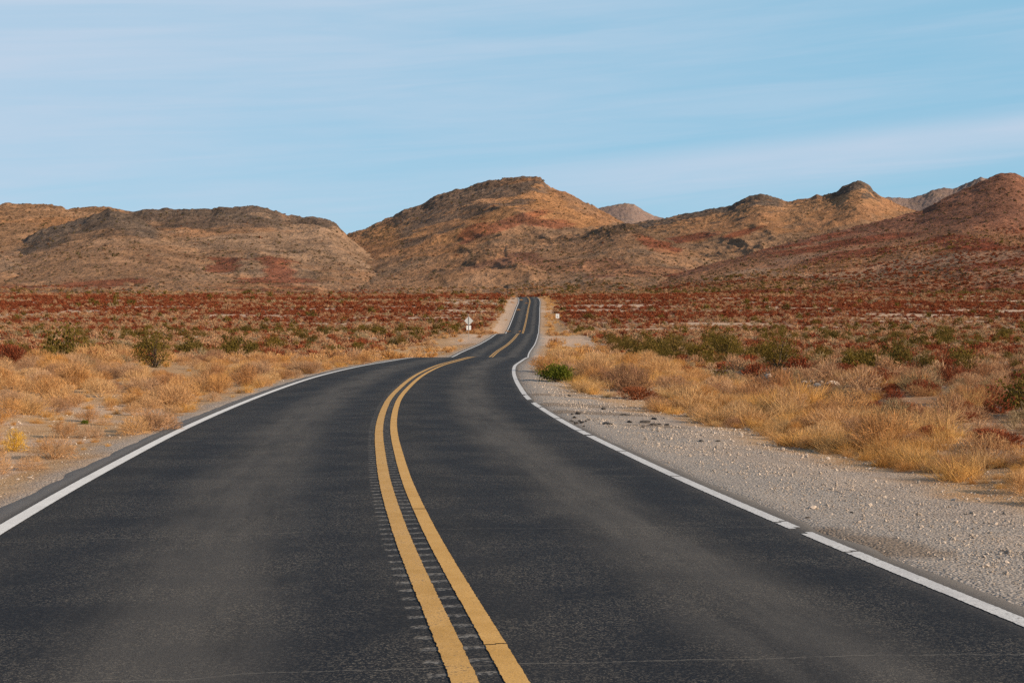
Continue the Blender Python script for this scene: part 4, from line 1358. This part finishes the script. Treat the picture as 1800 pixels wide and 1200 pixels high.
# grass
G = P2[~isb]
s = np.interp(G[:, 1], [8, 40, 130, 300, 560], [.62, .82, 1.15, 1.5, 1.7]) * rng.lognormal(-.08, .38, len(G))
s *= np.where(G[:, 0] < road_x(G[:, 1]), .43, .68) * (.55 + .8 * sstep(fbm(G[:, 0] / 2.5, G[:, 1] / 2.5, 3, 99), -.2, .25))
pts, scl, rot = lay(G, s, rng, (.75, 1.15), .14)
nr = G[:, 1] < 120
scatter('dry_grass', 'gold_near', pts[nr], scl[nr], rot[nr], 5, kind='stuff', label='straw coloured dry grass covering both road verges', cat='grass')
scatter('far_dry_grass', 'gold_far', pts[~nr], scl[~nr], rot[~nr], 6, kind='stuff', label='straw coloured grass on the verges of the far road', cat='grass')
B = P2[isb]
s = np.interp(B[:, 1], [8, 25, 45, 130, 300, 560], [.5, .7, 1.0, 1.15, 1.4, 1.6]) * rng.lognormal(0, .3, len(B))
s *= np.where(B[:, 0] < road_x(B[:, 1]), .86, 1.0)
spread('goldbush', B, s, rng, 75, 60)

# ------------------------------------------------------------------ loose stones on the shoulders and in the wash
rng = np.random.default_rng(99)
n = 95000
yy = 6 + 46 * rng.uniform(0, 1, n) ** 1.25
dd = np.where(rng.uniform(0, 1, n) < .72, rng.uniform(3.75, 8.2, n), np.where(rng.uniform(0, 1, n) < .5, rng.uniform(-9.5, -4.5, n), rng.uniform(8, 17, n)))
xx = road_x(yy) + dd
keep_ = in_view(np.stack([xx, yy], 1), 150)
nn = fbm(xx / 1.1, yy / 1.1, 3, 14)
keep_ &= rng.uniform(0, 1, n) < np.clip(.5 + 1.6 * nn, .12, 1)
xx, yy, dd = xx[keep_], yy[keep_], dd[keep_]
sz = np.minimum(.010 + 0.010 * rng.exponential(1.0, len(xx)), .085)
sz *= np.where(rng.uniform(0, 1, len(xx)) < .04, 1.9, 1.0)
sz = np.where((dd < 4.2) & (dd > 0), sz * .55, sz)
far_ = yy > 24
sz = np.where(far_, sz * 1.1, sz)
Pq = np.stack([xx, yy], 1)
pts = np.stack([xx, yy, ground_z(xx, yy) + sz * .12], 1)
rot = rng.uniform(0, 6.28, (len(xx), 3)) * np.array([.15, .15, 1])
scatter('gravel', 'stone', pts, np.stack([sz, sz * rng.uniform(.6, 1, len(sz)), sz * rng.uniform(.6, 1, len(sz))], 1), rot, 8, kind='stuff', label='loose pale gravel on the road shoulders', cat='gravel')

# ------------------------------------------------------------------ brush speckling the mountain sides
rng = np.random.default_rng(123)
allp = []; alls = []
for (x, y, E, T, R, F, px), cnt in zip(HILLS, (12000, 12000, 6500, 9000, 0, 7000, 0, 13000)):
    if cnt == 0: continue
    rws, cls = x.shape
    area = (np.hypot(x, y) / np.hypot(x, y).max())
    i = rng.integers(1, rws - 1, cnt); j = rng.integers(0, cls, cnt)
    ok = rng.uniform(0, 1, cnt) < area[i, j] * np.clip(.75 + 1.4 * fbm(x[i, j] / 60, y[i, j] / 60, 3, 44), .15, 1) * (1 - .55 * (i / rws) ** 2)
    i, j = i[ok], j[ok]
    q = np.stack([x[i, j], y[i, j], E[i, j] - .05], 1) + rng.normal(0, .35, (len(i), 3)) * np.array([1, 1, 0])
    allp.append(q); alls.append(np.interp(np.hypot(q[:, 0], q[:, 1]), [600, 1600, 2400], [1.0, 1.55, 2.1]) * rng.lognormal(0, .3, len(i)))
q = np.concatenate(allp); s = np.concatenate(alls)
rot = np.stack([0 * s, 0 * s, rng.uniform(0, 6.28, len(s))], 1)
scatter('hill_brush', 'dot', q, np.stack([s, s, s * .8], 1), rot, 9, kind='stuff', label='dark bushes speckling the mountain slopes', cat='scrub')


# ------------------------------------------------------------------ scrub of the plain climbing onto the feet of the hills
rng = np.random.default_rng(321)
lo = []
for (x, y, E, T, R, F, px), cnt, top in zip(HILLS, (3500, 3500, 2500, 4500, 0, 0, 0, 12000), (.16, .16, .25, .3, 0, 0, 0, .6)):
    if cnt == 0: continue
    rws, cls = x.shape
    tv = rng.uniform(0, 1, cnt) ** 1.6 * top
    i = np.clip(np.searchsorted(T[:, 0], tv), 1, rws - 2); j = rng.integers(0, cls, cnt)
    lo.append(np.stack([x[i, j], y[i, j], E[i, j] - .05], 1))
q = np.concatenate(lo)
q[:, :2] += rng.normal(0, .6, (len(q), 2))
s = 1.5 * rng.lognormal(0, .3, len(q))
rf = fbm(q[:, 0] / 70, q[:, 1] / 40, 4, 71) + rng.normal(0, .06, len(q))
rot = np.stack([0 * s, 0 * s, rng.uniform(0, 6.28, len(s))], 1)
scl = np.stack([s, s, s], 1)
m_ = rf > .03
scatter('slope_red_scrub', 'red_far', q[m_], scl[m_], rot[m_], 31, kind='stuff', label='rust red scrub climbing the feet of the hills', cat='scrub')
m2 = ~m_ & (rng.uniform(0, 1, len(q)) < .7)
scatter('slope_dry_scrub', 'tan_far', q[m2], scl[m2], rot[m2], 32, kind='stuff', label='tan scrub climbing the feet of the hills', cat='scrub')
m3 = ~m_ & ~m2
scatter('slope_creosote_scrub', 'olive_far', q[m3], scl[m3], rot[m3], 33, kind='stuff', label='olive scrub climbing the feet of the hills', cat='scrub')
